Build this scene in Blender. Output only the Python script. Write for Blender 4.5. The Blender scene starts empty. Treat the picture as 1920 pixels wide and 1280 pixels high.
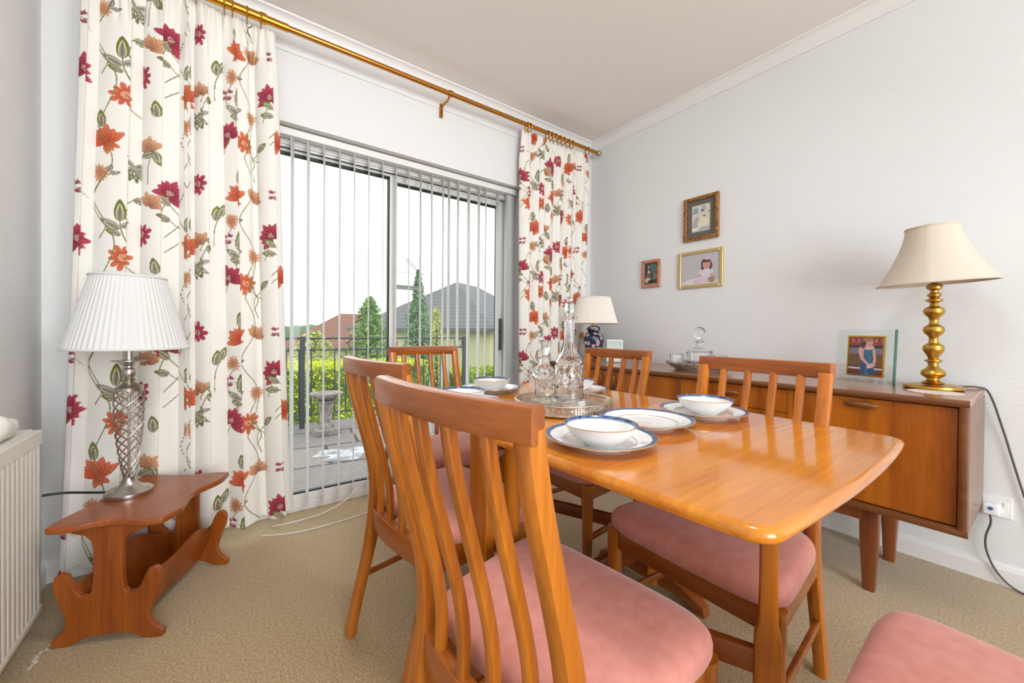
import bpy, bmesh, math, random
import numpy as np
from mathutils import Vector, Matrix

SC = bpy.context.scene
COL = SC.collection
PI = math.pi
rnd = random.Random(7)

# ------------------------------------------------------------------ camera
YAW, PITCH, ROLL, FPX = math.radians(36.3151), math.radians(-.43843), math.radians(.472007), 736.1027
def cam_axes():
    cy, sy = math.cos(YAW), math.sin(YAW)
    r = Vector((cy, -sy, 0)); f = Vector((sy, cy, 0)); u = Vector((0, 0, 1))
    cp, sp = math.cos(PITCH), math.sin(PITCH)
    f2 = f * cp + u * sp; u2 = u * cp - f * sp
    cr, sr = math.cos(ROLL), math.sin(ROLL)
    return r * cr + u2 * sr, u2 * cr - r * sr, f2
cd = bpy.data.cameras.new('camera')
cam = bpy.data.objects.new('camera', cd); COL.objects.link(cam)
_r, _u, _f = cam_axes()
mw = Matrix((( _r.x, _u.x, -_f.x, 0), (_r.y, _u.y, -_f.y, 0), (_r.z, _u.z, -_f.z, 1.0), (0, 0, 0, 1)))
cam.matrix_world = mw
cd.sensor_width = 36; cd.lens = FPX / 1920 * 36
cd.shift_y = -(640 - 627.308) / 1920
cd.clip_start = .02; cd.clip_end = 400
SC.camera = cam

# ------------------------------------------------------------------ world, lights, exposure
w = bpy.data.worlds.new('overcast_sky'); SC.world = w; w.use_nodes = True
nt = w.node_tree; nt.nodes.clear()
out = nt.nodes.new('ShaderNodeOutputWorld'); bg = nt.nodes.new('ShaderNodeBackground')
tc = nt.nodes.new('ShaderNodeTexCoord'); mp = nt.nodes.new('ShaderNodeMapping'); mp.inputs['Scale'].default_value = (1.2, 1.2, 4)
nz = nt.nodes.new('ShaderNodeTexNoise'); nz.inputs['Scale'].default_value = 2.2; nz.inputs['Detail'].default_value = 6
cr = nt.nodes.new('ShaderNodeValToRGB')
cr.color_ramp.elements[0].position = .35; cr.color_ramp.elements[0].color = (.92, .93, .95, 1)
cr.color_ramp.elements[1].position = .6; cr.color_ramp.elements[1].color = (1, 1, 1, 1)
nt.links.new(tc.outputs['Generated'], mp.inputs['Vector']); nt.links.new(mp.outputs['Vector'], nz.inputs['Vector'])
nt.links.new(nz.outputs['Fac'], cr.inputs['Fac']); nt.links.new(cr.outputs['Color'], bg.inputs['Color'])
bg.inputs['Strength'].default_value = 2.3
nt.links.new(bg.outputs['Background'], out.inputs['Surface'])

def area(name, loc, target, size, power, color=(1, 1, 1), shape='DISK', size_y=None):
    l = bpy.data.lights.new(name, 'AREA'); l.shape = shape; l.size = size; l.energy = power; l.color = color
    if size_y: l.size_y = size_y
    o = bpy.data.objects.new(name, l); COL.objects.link(o); o.location = loc
    d = Vector(target) - Vector(loc); o.rotation_euler = d.to_track_quat('-Z', 'Y').to_euler()
    return o
area('flash_bounce_light', (.7, .3, 2.55), (.3, 1.25, .9), .5, 21, (.93, .965, 1))
area('room_fill_light', (.1, -3.3, 1.3), (.7, 2.2, 1.5), 2.2, 150, (.88, .945, 1), 'SQUARE')
SC.view_settings.view_transform = 'Standard'; SC.view_settings.look = 'None'
SC.view_settings.gamma = 1; SC.view_settings.use_curve_mapping = False
SC.view_settings.exposure = 0.05

# ------------------------------------------------------------------ materials
def s2l(r, g, b):
    def c(x):
        x /= 255.
        return x / 12.92 if x <= .04045 else ((x + .055) / 1.055) ** 2.4
    return (c(r), c(g), c(b), 1)
def newmat(name):
    m = bpy.data.materials.new(name); m.use_nodes = True
    n = m.node_tree; b = n.nodes['Principled BSDF']
    return m, n, b
def setp(b, **k):
    for kk, v in k.items():
        b.inputs[kk.replace('_', ' ')].default_value = v
def bump(n, b, scale, strength, dist=.01, detail=3, coord='Object', stretch=(1, 1, 1)):
    t = n.nodes.new('ShaderNodeTexCoord'); mpn = n.nodes.new('ShaderNodeMapping'); mpn.inputs['Scale'].default_value = stretch
    z = n.nodes.new('ShaderNodeTexNoise'); z.inputs['Scale'].default_value = scale; z.inputs['Detail'].default_value = detail
    bp = n.nodes.new('ShaderNodeBump'); bp.inputs['Strength'].default_value = strength; bp.inputs['Distance'].default_value = dist
    n.links.new(t.outputs[coord], mpn.inputs['Vector']); n.links.new(mpn.outputs['Vector'], z.inputs['Vector'])
    n.links.new(z.outputs['Fac'], bp.inputs['Height']); n.links.new(bp.outputs['Normal'], b.inputs['Normal'])
    return z
def plain(name, col, rough=.5, metal=0., bumpa=None, **k):
    m, n, b = newmat(name); setp(b, Base_Color=col, Roughness=rough, Metallic=metal, **k)
    if bumpa: bump(n, b, *bumpa)
    return m
def mottled(name, c1, c2, scale, rough=.8, detail=4, stretch=(1, 1, 1), coord='Object', bumps=0, bdist=.01, lo=.35, hi=.65, nrough=.5, **k):
    m, n, b = newmat(name); setp(b, Roughness=rough, **k)
    t = n.nodes.new('ShaderNodeTexCoord'); mpn = n.nodes.new('ShaderNodeMapping'); mpn.inputs['Scale'].default_value = stretch
    z = n.nodes.new('ShaderNodeTexNoise'); z.inputs['Scale'].default_value = scale; z.inputs['Detail'].default_value = detail; z.inputs['Roughness'].default_value = nrough
    r = n.nodes.new('ShaderNodeValToRGB'); r.color_ramp.elements[0].color = c1; r.color_ramp.elements[1].color = c2
    r.color_ramp.elements[0].position = lo; r.color_ramp.elements[1].position = hi
    n.links.new(t.outputs[coord], mpn.inputs['Vector']); n.links.new(mpn.outputs['Vector'], z.inputs['Vector'])
    n.links.new(z.outputs['Fac'], r.inputs['Fac']); n.links.new(r.outputs['Color'], b.inputs['Base Color'])
    if bumps:
        bp = n.nodes.new('ShaderNodeBump'); bp.inputs['Strength'].default_value = bumps; bp.inputs['Distance'].default_value = bdist
        n.links.new(z.outputs['Fac'], bp.inputs['Height']); n.links.new(bp.outputs['Normal'], b.inputs['Normal'])
    return m
def wood(name, c1, c2, grain='z', rough=.32, scale=9, coat=.3):
    st = {'x': (.06, 1, 1), 'y': (1, .06, 1), 'z': (1, 1, .06)}[grain]
    m, n, b = newmat(name); setp(b, Roughness=rough, Coat_Weight=coat, Coat_Roughness=.08)
    t = n.nodes.new('ShaderNodeTexCoord'); mpn = n.nodes.new('ShaderNodeMapping'); mpn.inputs['Scale'].default_value = st
    z1 = n.nodes.new('ShaderNodeTexNoise'); z1.inputs['Scale'].default_value = scale; z1.inputs['Detail'].default_value = 5; z1.inputs['Distortion'].default_value = .6
    z2 = n.nodes.new('ShaderNodeTexNoise'); z2.inputs['Scale'].default_value = scale * 14; z2.inputs['Detail'].default_value = 2
    mx = n.nodes.new('ShaderNodeMath'); mx.operation = 'MULTIPLY_ADD'; mx.inputs[1].default_value = .35
    r = n.nodes.new('ShaderNodeValToRGB'); r.color_ramp.elements[0].color = c1; r.color_ramp.elements[1].color = c2
    r.color_ramp.elements[0].position = .45; r.color_ramp.elements[1].position = .85
    n.links.new(t.outputs['Object'], mpn.inputs['Vector'])
    n.links.new(mpn.outputs['Vector'], z1.inputs['Vector']); n.links.new(mpn.outputs['Vector'], z2.inputs['Vector'])
    n.links.new(z2.outputs['Fac'], mx.inputs[0]); n.links.new(z1.outputs['Fac'], mx.inputs[2])
    n.links.new(mx.outputs[0], r.inputs['Fac']); n.links.new(r.outputs['Color'], b.inputs['Base Color'])
    return m
def printed(name, rough=.8, **k):
    m, n, b = newmat(name); setp(b, Roughness=rough, **k)
    a = n.nodes.new('ShaderNodeAttribute'); a.attribute_name = 'print'
    n.links.new(a.outputs['Color'], b.inputs['Base Color'])
    return m
def glassy(name, tint=(1, 1, 1, 1), refl=.06):
    m = bpy.data.materials.new(name); m.use_nodes = True; n = m.node_tree; n.nodes.clear()
    o = n.nodes.new('ShaderNodeOutputMaterial'); t = n.nodes.new('ShaderNodeBsdfTransparent'); g = n.nodes.new('ShaderNodeBsdfGlossy')
    x = n.nodes.new('ShaderNodeMixShader'); x.inputs[0].default_value = refl; t.inputs[0].default_value = tint; g.inputs['Roughness'].default_value = .02
    n.links.new(t.outputs[0], x.inputs[1]); n.links.new(g.outputs[0], x.inputs[2]); n.links.new(x.outputs[0], o.inputs[0])
    return m

M = {}
M['wall'] = plain('white_textured_wall', s2l(230, 230, 230), .85, 0, (85, .3, .005, 3, 'Object', (1, .5, 1.2)))
M['wallw'] = plain('white_window_wall', s2l(230, 229, 227), .85, 0, (85, .3, .005, 3, 'Object', (.6, 1, 1.2)))
M['ceil'] = plain('ceiling_paint', s2l(243, 238, 234), .9)
M['trim'] = plain('white_gloss_trim', s2l(236, 234, 231), .4)
M['carpet'] = mottled('beige_carpet', s2l(104, 76, 36), s2l(216, 186, 134), 150, .95, 8, bumps=.25, bdist=.003, lo=.36, hi=.64, nrough=.85, Sheen_Weight=.5)
M['frame'] = plain('white_door_frame', s2l(232, 230, 226), .4)
M['gasket'] = plain('black_gasket', s2l(30, 34, 34), .5)
M['glass'] = glassy('window_glass', (.97, .985, .98, 1), .012)
_m = bpy.data.materials.new('white_blind_fabric'); _m.use_nodes = True; _n = _m.node_tree; _n.nodes.clear()
_o = _n.nodes.new('ShaderNodeOutputMaterial'); _d = _n.nodes.new('ShaderNodeBsdfDiffuse'); _t = _n.nodes.new('ShaderNodeBsdfTranslucent'); _x = _n.nodes.new('ShaderNodeMixShader')
_d.inputs[0].default_value = s2l(244, 244, 244); _t.inputs[0].default_value = s2l(240, 240, 240); _x.inputs[0].default_value = .55
_n.links.new(_d.outputs[0], _x.inputs[1]); _n.links.new(_t.outputs[0], _x.inputs[2]); _n.links.new(_x.outputs[0], _o.inputs[0]); M['slat'] = _m
M['chair'] = wood('orange_teak_chair', s2l(144, 72, 10), s2l(208, 124, 34), 'z', .3, 9, .25)
M['chairh'] = wood('orange_teak_rail', s2l(126, 62, 14), s2l(184, 102, 34), 'y', .3, 9, .25)
M['table'] = wood('teak_table_top', s2l(186, 98, 8), s2l(232, 150, 38), 'x', .15, 7, .5)
M['tleg'] = wood('teak_table_leg', s2l(152, 80, 6), s2l(196, 116, 20), 'z', .38, 8, .15)
M['tlegh'] = wood('teak_table_rail', s2l(106, 48, 8), s2l(150, 78, 20), 'y', .4, 8, .15)
M['side'] = wood('teak_sideboard_front', s2l(134, 62, 2), s2l(180, 100, 14), 'z', .36, 12, .2)
M['sidetop'] = wood('teak_sideboard_top', s2l(138, 82, 44), s2l(176, 116, 74), 'y', .28, 9, .5)
M['sidedark'] = wood('dark_teak_trim', s2l(92, 50, 18), s2l(126, 76, 36), 'y', .36, 10)
M['sidedarkz'] = wood('dark_teak_trim_upright', s2l(92, 50, 18), s2l(126, 76, 36), 'z', .36, 10)
M['sleg'] = wood('teak_sideboard_leg', s2l(104, 48, 16), s2l(144, 76, 30), 'z', .36, 10)
M['mag'] = wood('mahogany_magazine_table', s2l(122, 56, 20), s2l(164, 86, 36), 'y', .34, 9, .2)
M['magz'] = wood('mahogany_magazine_panel', s2l(122, 56, 10), s2l(172, 90, 22), 'z', .38, 9, .15)
M['pink'] = mottled('pink_velvet', s2l(206, 132, 118), s2l(220, 150, 136), 40, .9, 5, lo=.25, hi=.75, Sheen_Weight=.45, Sheen_Roughness=.4)
M['china'] = plain('white_china', s2l(244, 243, 240), .12, Coat_Weight=.3)
M['blue'] = mottled('blue_rim_band', s2l(32, 52, 96), s2l(92, 120, 160), 120, .2, 3)
M['gold'] = plain('gold_edge', s2l(214, 170, 90), .25, 1)
M['brass'] = plain('polished_brass', s2l(206, 152, 54), .22, 1)
M['brassd'] = plain('aged_brass', s2l(188, 132, 62), .3, 1)
M['abrass'] = plain('satin_brass', s2l(196, 152, 70), .3, 1, (40, .15, .002))
M['nickel'] = plain('brushed_nickel', s2l(196, 190, 182), .28, 1)
M['shade'] = plain('white_pleated_shade', s2l(224, 223, 220), .85)
M['cream'] = plain('cream_shade_fabric', s2l(214, 201, 184), .85)
M['shade2'] = plain('ivory_pleated_shade', s2l(238, 230, 220), .75)
M['rad'] = plain('cream_radiator_enamel', s2l(232, 230, 220), .35)
M['black'] = plain('black_plastic', s2l(34, 32, 32), .45)
M['cable'] = plain('grey_brown_cable', s2l(84, 78, 72), .5)
M['plug'] = plain('white_plastic', s2l(240, 240, 238), .35)
M['pblue'] = plain('blue_plug_button', s2l(40, 110, 170), .4)
M['silver'] = mottled('silver_plate', s2l(188, 172, 154), s2l(232, 226, 218), 70, .34, 3, Metallic=1.0)
m_, n_, b_ = newmat('cut_crystal'); setp(b_, Base_Color=(1, 1, 1, 1), Roughness=.015, Transmission_Weight=1.0, IOR=1.48); M['crystal'] = m_
M['print'] = printed('floral_curtain_print', .85)
M['photo'] = printed('photo_print', .35)
M['goldframe'] = mottled('carved_gilt_frame', s2l(112, 76, 36), s2l(184, 134, 70), 60, .45, 4, Metallic=.5)
M['lightgold'] = plain('pale_gold_frame', s2l(206, 184, 124), .35, .6)
M['pinkwood'] = mottled('reddish_wood_frame', s2l(176, 112, 84), s2l(204, 146, 114), 40, .5)
M['greenedge'] = plain('green_glass_edge', s2l(58, 110, 92), .15)
M['clear'] = glassy('clear_picture_glass', (.95, .975, .965, 1), .1)
M['doily'] = plain('pink_white_doily', s2l(236, 222, 216), .9)
M['slab'] = None

# ------------------------------------------------------------------ mesh helpers
class MB:
    def __init__(s): s.bm = bmesh.new()
    def box(s, c, d, rz=0, rx=0, ry=0):
        m = Matrix.Translation(Vector(c)) @ Matrix.Rotation(rz, 4, 'Z') @ Matrix.Rotation(ry, 4, 'Y') @ Matrix.Rotation(rx, 4, 'X') @ Matrix.Diagonal((d[0], d[1], d[2], 1))
        bmesh.ops.create_cube(s.bm, size=1, matrix=m); return s
    def box2(s, a, b):
        return s.box([(a[i] + b[i]) / 2 for i in range(3)], [abs(b[i] - a[i]) for i in range(3)])
    def prism(s, pts, h0, h1, f=lambda x, y, z: (x, y, z)):
        n = len(pts)
        lo = [s.bm.verts.new(f(p[0], p[1], h0)) for p in pts]; hi = [s.bm.verts.new(f(p[0], p[1], h1)) for p in pts]
        s.bm.faces.new(lo[::-1]); s.bm.faces.new(hi)
        for i in range(n): s.bm.faces.new((lo[i], lo[(i + 1) % n], hi[(i + 1) % n], hi[i]))
        return s
    def rings(s, rings, cap0=True, cap1=True, closed=False):
        vs = [[s.bm.verts.new(p) for p in r] for r in rings]; n = len(vs[0])
        rng = range(len(vs)) if closed else range(len(vs) - 1)
        for k in rng:
            a, b = vs[k], vs[(k + 1) % len(vs)]
            for i in range(n): s.bm.faces.new((a[i], a[(i + 1) % n], b[(i + 1) % n], b[i]))
        if not closed:
            if cap0: s.bm.faces.new(vs[0][::-1])
            if cap1: s.bm.faces.new(vs[-1])
        return s
    def lathe(s, prof, seg=40, c=(0, 0, 0), rf=None, cap0=True, cap1=True, ex=1, ey=1):
        R = []
        for r, z in prof:
            R.append([(c[0] + max(r, 1e-4) * ex * (rf(2 * PI * i / seg, z) if rf else 1) * math.cos(2 * PI * i / seg),
                       c[1] + max(r, 1e-4) * ey * (rf(2 * PI * i / seg, z) if rf else 1) * math.sin(2 * PI * i / seg), c[2] + z) for i in range(seg)])
        return s.rings(R, cap0, cap1)
    def tube(s, pts, rad, seg=10, closed=False):
        pts = [Vector(p) for p in pts]; n = len(pts)
        R = []; up = None
        for i, p in enumerate(pts):
            if closed: t = pts[(i + 1) % n] - pts[i - 1]
            else: t = pts[min(i + 1, n - 1)] - pts[max(i - 1, 0)]
            t.normalize()
            if up is None:
                up = Vector((0, 0, 1)) if abs(t.z) < .9 else Vector((1, 0, 0))
            x = t.cross(up)
            if x.length < 1e-5: x = t.cross(Vector((0, 1, 0)))
            x.normalize(); y = x.cross(t).normalized(); up = y
            r = rad[i] if isinstance(rad, (list, tuple)) else rad
            R.append([p + x * r * math.cos(2 * PI * k / seg) + y * r * math.sin(2 * PI * k / seg) for k in range(seg)])
        return s.rings(R, closed=closed)
    def bar(s, pts, wside, wdepth, side, rnd_=0.3):
        """rectangular (rounded) bar along pts; side = lateral direction"""
        pts = [Vector(p) for p in pts]; n = len(pts); R = []; side = Vector(side).normalized()
        for i, p in enumerate(pts):
            t = (pts[min(i + 1, n - 1)] - pts[max(i - 1, 0)]).normalized()
            d = side.cross(t).normalized()
            a = (wside[i] if isinstance(wside, (list, tuple)) else wside) / 2
            b = (wdepth[i] if isinstance(wdepth, (list, tuple)) else wdepth) / 2
            c = min(a, b) * rnd_
            sh = [(a, b - c), (a - c * .3, b - c * .3), (a - c, b), (-a + c, b), (-a + c * .3, b - c * .3), (-a, b - c), (-a, -b + c), (-a + c * .3, -b + c * .3), (-a + c, -b), (a - c, -b), (a - c * .3, -b + c * .3), (a, -b + c)]
            R.append([p + side * q[0] + d * q[1] for q in sh])
        return s.rings(R)
    def sphere(s, c, r, seg=20, sc=(1, 1, 1)):
        m = Matrix.Translation(Vector(c)) @ Matrix.Diagonal((sc[0], sc[1], sc[2], 1))
        bmesh.ops.create_uvsphere(s.bm, u_segments=seg, v_segments=max(8, seg // 2), radius=r, matrix=m); return s

def obj(name, mb, mat, parent=None, smooth=False, bevel=0, offs=None, seg=2):
    bm = mb.bm
    bmesh.ops.recalc_face_normals(bm, faces=bm.faces)
    if offs is not None:
        bmesh.ops.translate(bm, verts=bm.verts, vec=-Vector(offs))
    me = bpy.data.meshes.new(name); bm.to_mesh(me); bm.free()
    if mat is not None: me.materials.append(mat)
    o = bpy.data.objects.new(name, me); COL.objects.link(o)
    if smooth:
        for p in me.polygons: p.use_smooth = True
        if smooth != 'full':
            try: me.set_sharp_from_angle(angle=math.radians(38))
            except Exception: pass
    if bevel:
        b = o.modifiers.new('bevel', 'BEVEL'); b.width = bevel; b.segments = seg; b.limit_method = 'ANGLE'; b.angle_limit = math.radians(40)
    if parent is not None: o.parent = parent
    return o
def tag(o, label=None, cat=None, group=None, kind=None):
    if label: o['label'] = label
    if cat: o['category'] = cat
    if group: o['group'] = group
    if kind: o['kind'] = kind
    return o
def thing(name, label, cat, loc=(0, 0, 0), rz=0, group=None, kind=None):
    o = bpy.data.objects.new(name, None); COL.objects.link(o); o.empty_display_size = .05
    o.location = loc; o.rotation_euler = (0, 0, rz)
    return tag(o, label, cat, group, kind)
def dup(root, loc, rz, label):
    r = root.copy(); COL.objects.link(r); r.location = loc; r.rotation_euler = (0, 0, rz)
    if label: r['label'] = label
    for ch in list(root.children):
        c = ch.copy(); COL.objects.link(c); c.parent = r
        for g in list(ch.children):
            d = g.copy(); COL.objects.link(d); d.parent = c
    return r
def struct(name, mb, mat, label, cat, **k):
    o = obj(name, mb, mat, **k); return tag(o, label, cat, kind='structure')
def spline(pts, n=8):
    """catmull-rom"""
    P = [Vector(p) for p in pts]; P = [P[0] * 2 - P[1]] + P + [P[-1] * 2 - P[-2]]; out = []
    for i in range(1, len(P) - 2):
        for k in range(n):
            t = k / n; a, b, c, d = P[i - 1:i + 3]
            out.append(.5 * ((2 * b) + (c - a) * t + (2 * a - 5 * b + 4 * c - d) * t * t + (3 * b - a - 3 * c + d) * t ** 3))
    out.append(P[-2]); return out
def lerp_tab(tab, z):
    for i in range(len(tab) - 1):
        if z <= tab[i + 1][0]:
            a, b = tab[i], tab[i + 1]; t = (z - a[0]) / (b[0] - a[0]); t = max(0, min(1, t)); return a[1] + (b[1] - a[1]) * t
    return tab[-1][1]

# ================================================================== SETTING
XL, XR, YW, YB, ZC = -.572, 2.532, 2.32, -3.6, 2.60
DX0, DX1, DZ1, DY = -.08, 1.795, 2.068, 2.46
struct('floor', MB().box2((XL - .1, YB - .1, -.1), (XR + .1, YW + .2, 0)), M['carpet'], 'beige speckled carpet covering the room floor', 'floor')
struct('ceiling', MB().box2((XL - .1, YB - .1, ZC), (XR + .1, YW + .2, ZC + .1)), M['ceil'], 'plain pale ceiling', 'ceiling')
struct('wall_right', MB().box2((XR, YB - .1, 0), (XR + .12, YW + .2, ZC)), M['wall'], 'white textured wall behind the sideboard', 'wall')
struct('wall_left', MB().box2((XL - .12, YB - .1, 0), (XL, YW + .2, ZC)), M['wall'], 'white textured wall behind the radiator', 'wall')
struct('wall_rear', MB().box2((XL - .1, YB - .12, 0), (XR + .1, YB, ZC)), M['wall'], 'white wall opposite the window', 'wall')
ww = MB()
ww.box2((XL, YW, 0), (DX0, YW + .25, ZC)); ww.box2((DX1, YW, 0), (XR, YW + .25, ZC)); ww.box2((DX0, YW, DZ1), (DX1, YW + .25, ZC))
struct('wall_window', ww, M['wallw'], 'white textured wall around the sliding patio door', 'wall')
def cove(L0, L1, axis, wall, drop=.08, pr=.085):
    pts = [(0, 0), (pr * .55, 0), (pr * .5, -.008)]
    for k in range(9):
        a = k / 8 * PI / 2
        pts.append((pr * .5 - (pr * .5 - .008) * math.sin(a), -.008 - (drop - .016) * (1 - math.cos(a))))
    pts += [(.008, -drop), (0, -drop)]
    mb = MB()
    if axis == 'y': mb.prism(pts, L0, L1, lambda x, z, h: (wall - x, h, ZC + z))
    else: mb.prism(pts, L0, L1, lambda x, z, h: (h, wall - x, ZC + z))
    return mb
struct('trim_1', cove(YB, YW, 'y', XR), M['trim'], 'white cove cornice along the right wall', 'cornice', smooth=True)
struct('trim_2', cove(XL, XR - .004, 'x', YW), M['trim'], 'white cove cornice above the curtain pole', 'cornice', smooth=True)
struct('trim_3', MB().box2((XL, YW - .006, 2.424), (XR, YW, 2.52)), M['wallw'], 'shallow plaster band under the cornice over the patio door', 'trim', bevel=.002)
sk = [(0, 0), (.017, 0), (.017, .062), (.011, .075), (.004, .084), (0, .085)]
struct('baseboard_right', MB().prism(sk, YB, YW, lambda x, z, h: (XR - x, h, z)), M['trim'], 'white skirting board along the right wall', 'baseboard')
struct('baseboard_window', MB().prism(sk, XL, DX0, lambda x, z, h: (h, YW - x, z)).prism(sk, DX1, XR, lambda x, z, h: (h, YW - x, z)), M['trim'], 'white skirting board under the window wall', 'baseboard')
struct('baseboard_left', MB().prism(sk, YB, YW, lambda x, z, h: (XL + x, h, z)), M['trim'], 'white skirting board behind the radiator', 'baseboard')

# sliding patio door
door = thing('door_1', 'white framed two-panel sliding patio door looking onto the terrace', 'patio door', (.86, DY, 0), 0, kind='structure')
O = door.location
fr = MB()
fr.box2((DX0, DY - .03, 0), (DX1, DY + .09, .045)); fr.box2((DX0, DY - .03, 2.0), (DX1, DY + .09, DZ1))
fr.box2((DX0, DY - .03, .045), (DX0 + .05, DY + .09, 2.0)); fr.box2((DX1 - .05, DY - .03, .045), (DX1, DY + .09, 2.0))
obj('door_frame', fr, M['frame'], door, bevel=.003, offs=O)
def panel(x0, x1, y, wl, wr, zt):
    mb = MB(); z0, z1 = .045, 2.0
    mb.box2((x0, y - .02, z0), (x0 + wl, y + .02, z1)); mb.box2((x1 - wr, y - .02, z0), (x1, y + .02, z1))
    mb.box2((x0 + wl, y - .02, z0), (x1 - wr, y + .02, z0 + .045)); mb.box2((x0 + wl, y - .02, zt), (x1 - wr, y + .02, z1))
    p = obj('sliding_panel', mb, M['frame'], door, bevel=.002, offs=O)
    g = MB(); a, b = x0 + wl, x1 - wr; t = .009
    g.box2((a, y - .012, z0 + .045), (a + t, y + .012, zt)); g.box2((b - t, y - .012, z0 + .045), (b, y + .012, zt))
    g.box2((a, y - .012, z0 + .045), (b, y + .012, z0 + .045 + t)); g.box2((a, y - .012, zt - t * 1.5), (b, y + .012, zt))
    obj('gasket', g, M['gasket'], p, offs=O)
    obj('glass_pane', MB().box2((a, y - .003, z0 + .045), (b, y + .003, zt)), M['glass'], p, offs=O)
    return p
panel(-.03, .884, DY, .05, .046, 1.965)
pr_ = panel(.86, 1.745, DY + .045, .03, .06, 1.955)
h = MB(); h.box2((1.688, DY - .012, .86), (1.702, DY + .02, 1.1)); h.tube([(1.685, DY - .012, 1.0), (1.685, DY + .02, 1.0)], .008)
obj('door_handle', h, M['black'], pr_, bevel=.003, offs=O)
k_ = MB().box2((1.752, DY - .034, .9), (1.764, DY - .029, .965)); obj('lock_keep', k_, M['black'], door, offs=O)
g_ = MB().box2((DX0 + .05, DY - .035, 1.975), (DX1 - .05, DY - .03, 1.981)); obj('track_seal', g_, M['gasket'], door, offs=O)

# window bird feeder (clear) stuck on the right glass
fx, fy, fz = 1.0, DY + .07, 1.28
bf = thing('window_bird_feeder', 'clear house-shaped bird feeder stuck to the outside of the right door pane', 'bird feeder', (fx, fy, fz))
f1 = MB(); f1.box2((-.11, 0, 0), (.11, .07, .008)); f1.box2((-.11, .062, .008), (.11, .07, .03)); f1.box2((-.11, 0, .008), (-.106, .07, .03)); f1.box2((.106, 0, .008), (.11, .07, .03))
obj('seed_tray', f1, plain('clouded_plastic', s2l(214, 214, 206), .3, Alpha=.85), bf)
f2 = MB().prism([(-.1, 0), (.1, 0), (.1, .11), (0, .2), (-.1, .11)], 0, .004, lambda x, z, h: (x, h, z))
obj('back_panel', f2, glassy('frosted_clear', (.84, .85, .85, 1), .04), bf)
f3 = MB(); f3.box((-.055, .035, .155), (.15, .08, .004), 0, 0, -math.atan2(.09, .1)); f3.box((.055, .035, .155), (.15, .08, .004), 0, 0, math.atan2(.09, .1))
obj('roof', f3, glassy('clear_roof', (.78, .79, .79, 1), .04), bf)

# ================================================================== OUTSIDE
def pave():
    m, n, b = newmat('grey_patio_slabs'); setp(b, Roughness=.75)
    t = n.nodes.new('ShaderNodeTexCoord'); mpn = n.nodes.new('ShaderNodeMapping'); mpn.inputs['Rotation'].default_value = (0, 0, .12)
    br = n.nodes.new('ShaderNodeTexBrick'); br.inputs['Scale'].default_value = 1.0; br.inputs['Brick Width'].default_value = .6; br.inputs['Row Height'].default_value = .6
    br.inputs['Mortar Size'].default_value = .016; br.inputs['Color1'].default_value = s2l(116, 114, 114); br.inputs['Color2'].default_value = s2l(138, 130, 122); br.inputs['Mortar'].default_value = s2l(62, 60, 58)
    z = n.nodes.new('ShaderNodeTexNoise'); z.inputs['Scale'].default_value = 30; z.inputs['Detail'].default_value = 6
    mx = n.nodes.new('ShaderNodeMixRGB'); mx.blend_type = 'OVERLAY'; mx.inputs[0].default_value = .45
    n.links.new(t.outputs['Object'], mpn.inputs['Vector']); n.links.new(mpn.outputs['Vector'], br.inputs['Vector']); n.links.new(mpn.outputs['Vector'], z.inputs['Vector'])
    n.links.new(br.outputs['Color'], mx.inputs[1]); n.links.new(z.outputs['Fac'], mx.inputs[2]); n.links.new(mx.outputs[0], b.inputs['Base Color'])
    return m
struct('terrace', MB().box2((-4, YW + .26, -.32), (8, 5.25, -.12)), pave(), 'grey stone slab terrace outside the patio door', 'terrace')
GR = mottled('garden_ground', s2l(96, 120, 50), s2l(150, 170, 80), 1.5, .95)
gnd = MB(); gnd.box2((-60, 5.3, -1.6), (90, 120, -1.5))
struct('garden_ground', gnd, GR, 'green garden ground falling away beyond the terrace', 'ground')
# puddle / pale lime stain on the terrace
pts = []
for i in range(40):
    a = 2 * PI * i / 40; r = .34 * (1 + .28 * math.sin(3 * a + 1) + .15 * math.sin(7 * a))
    pts.append((.93 + r * .85 * math.cos(a), 3.75 + r * .5 * math.sin(a)))
tag(obj('snow_patch', MB().prism(pts, -.12, -.112), mottled('melting_snow', s2l(128, 130, 134), s2l(200, 204, 208), 9, .6)), 'irregular white patch like melting snow on the terrace slabs', 'snow patch')
# railing
iron = plain('dark_grey_iron', s2l(62, 66, 68), .5)
RY = 5.0
rail = thing('garden_railing', 'dark wrought iron railing with scroll circles along the terrace edge', 'railing', (1.2, RY, -.12))
O = rail.location
def rr_(name, a, b, r): obj(name, MB().tube([a, b], r, 8), iron, rail, True, offs=O)
rr_('top_rail', (-2.2, RY, .905), (2.8, RY, .905), .01); rr_('middle_rail', (-2.2, RY, .77), (2.8, RY, .77), .01); rr_('bottom_rail', (-2.2, RY, .03), (2.8, RY, .03), .01)
for x in (-2.2, .72, 2.82):
    obj('post', MB().box((x, RY, .4), (.05, .05, 1.05)), iron, rail, offs=O)
nb = 0
for k in range(39):
    x = -2.06 + k * .125
    obj('baluster', MB().tube([(x, RY, .03), (x, RY, .77)], .0075, 6), iron, rail, True, offs=O)
for k in range(10):
    x = -1.6 + k * .48
    obj('scroll_ring', MB().tube([(x + .06 * math.cos(a), RY, .8375 + .062 * math.sin(a)) for a in [2 * PI * i / 24 for i in range(24)]], .006, 6, True), iron, rail, True, offs=O)
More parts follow.
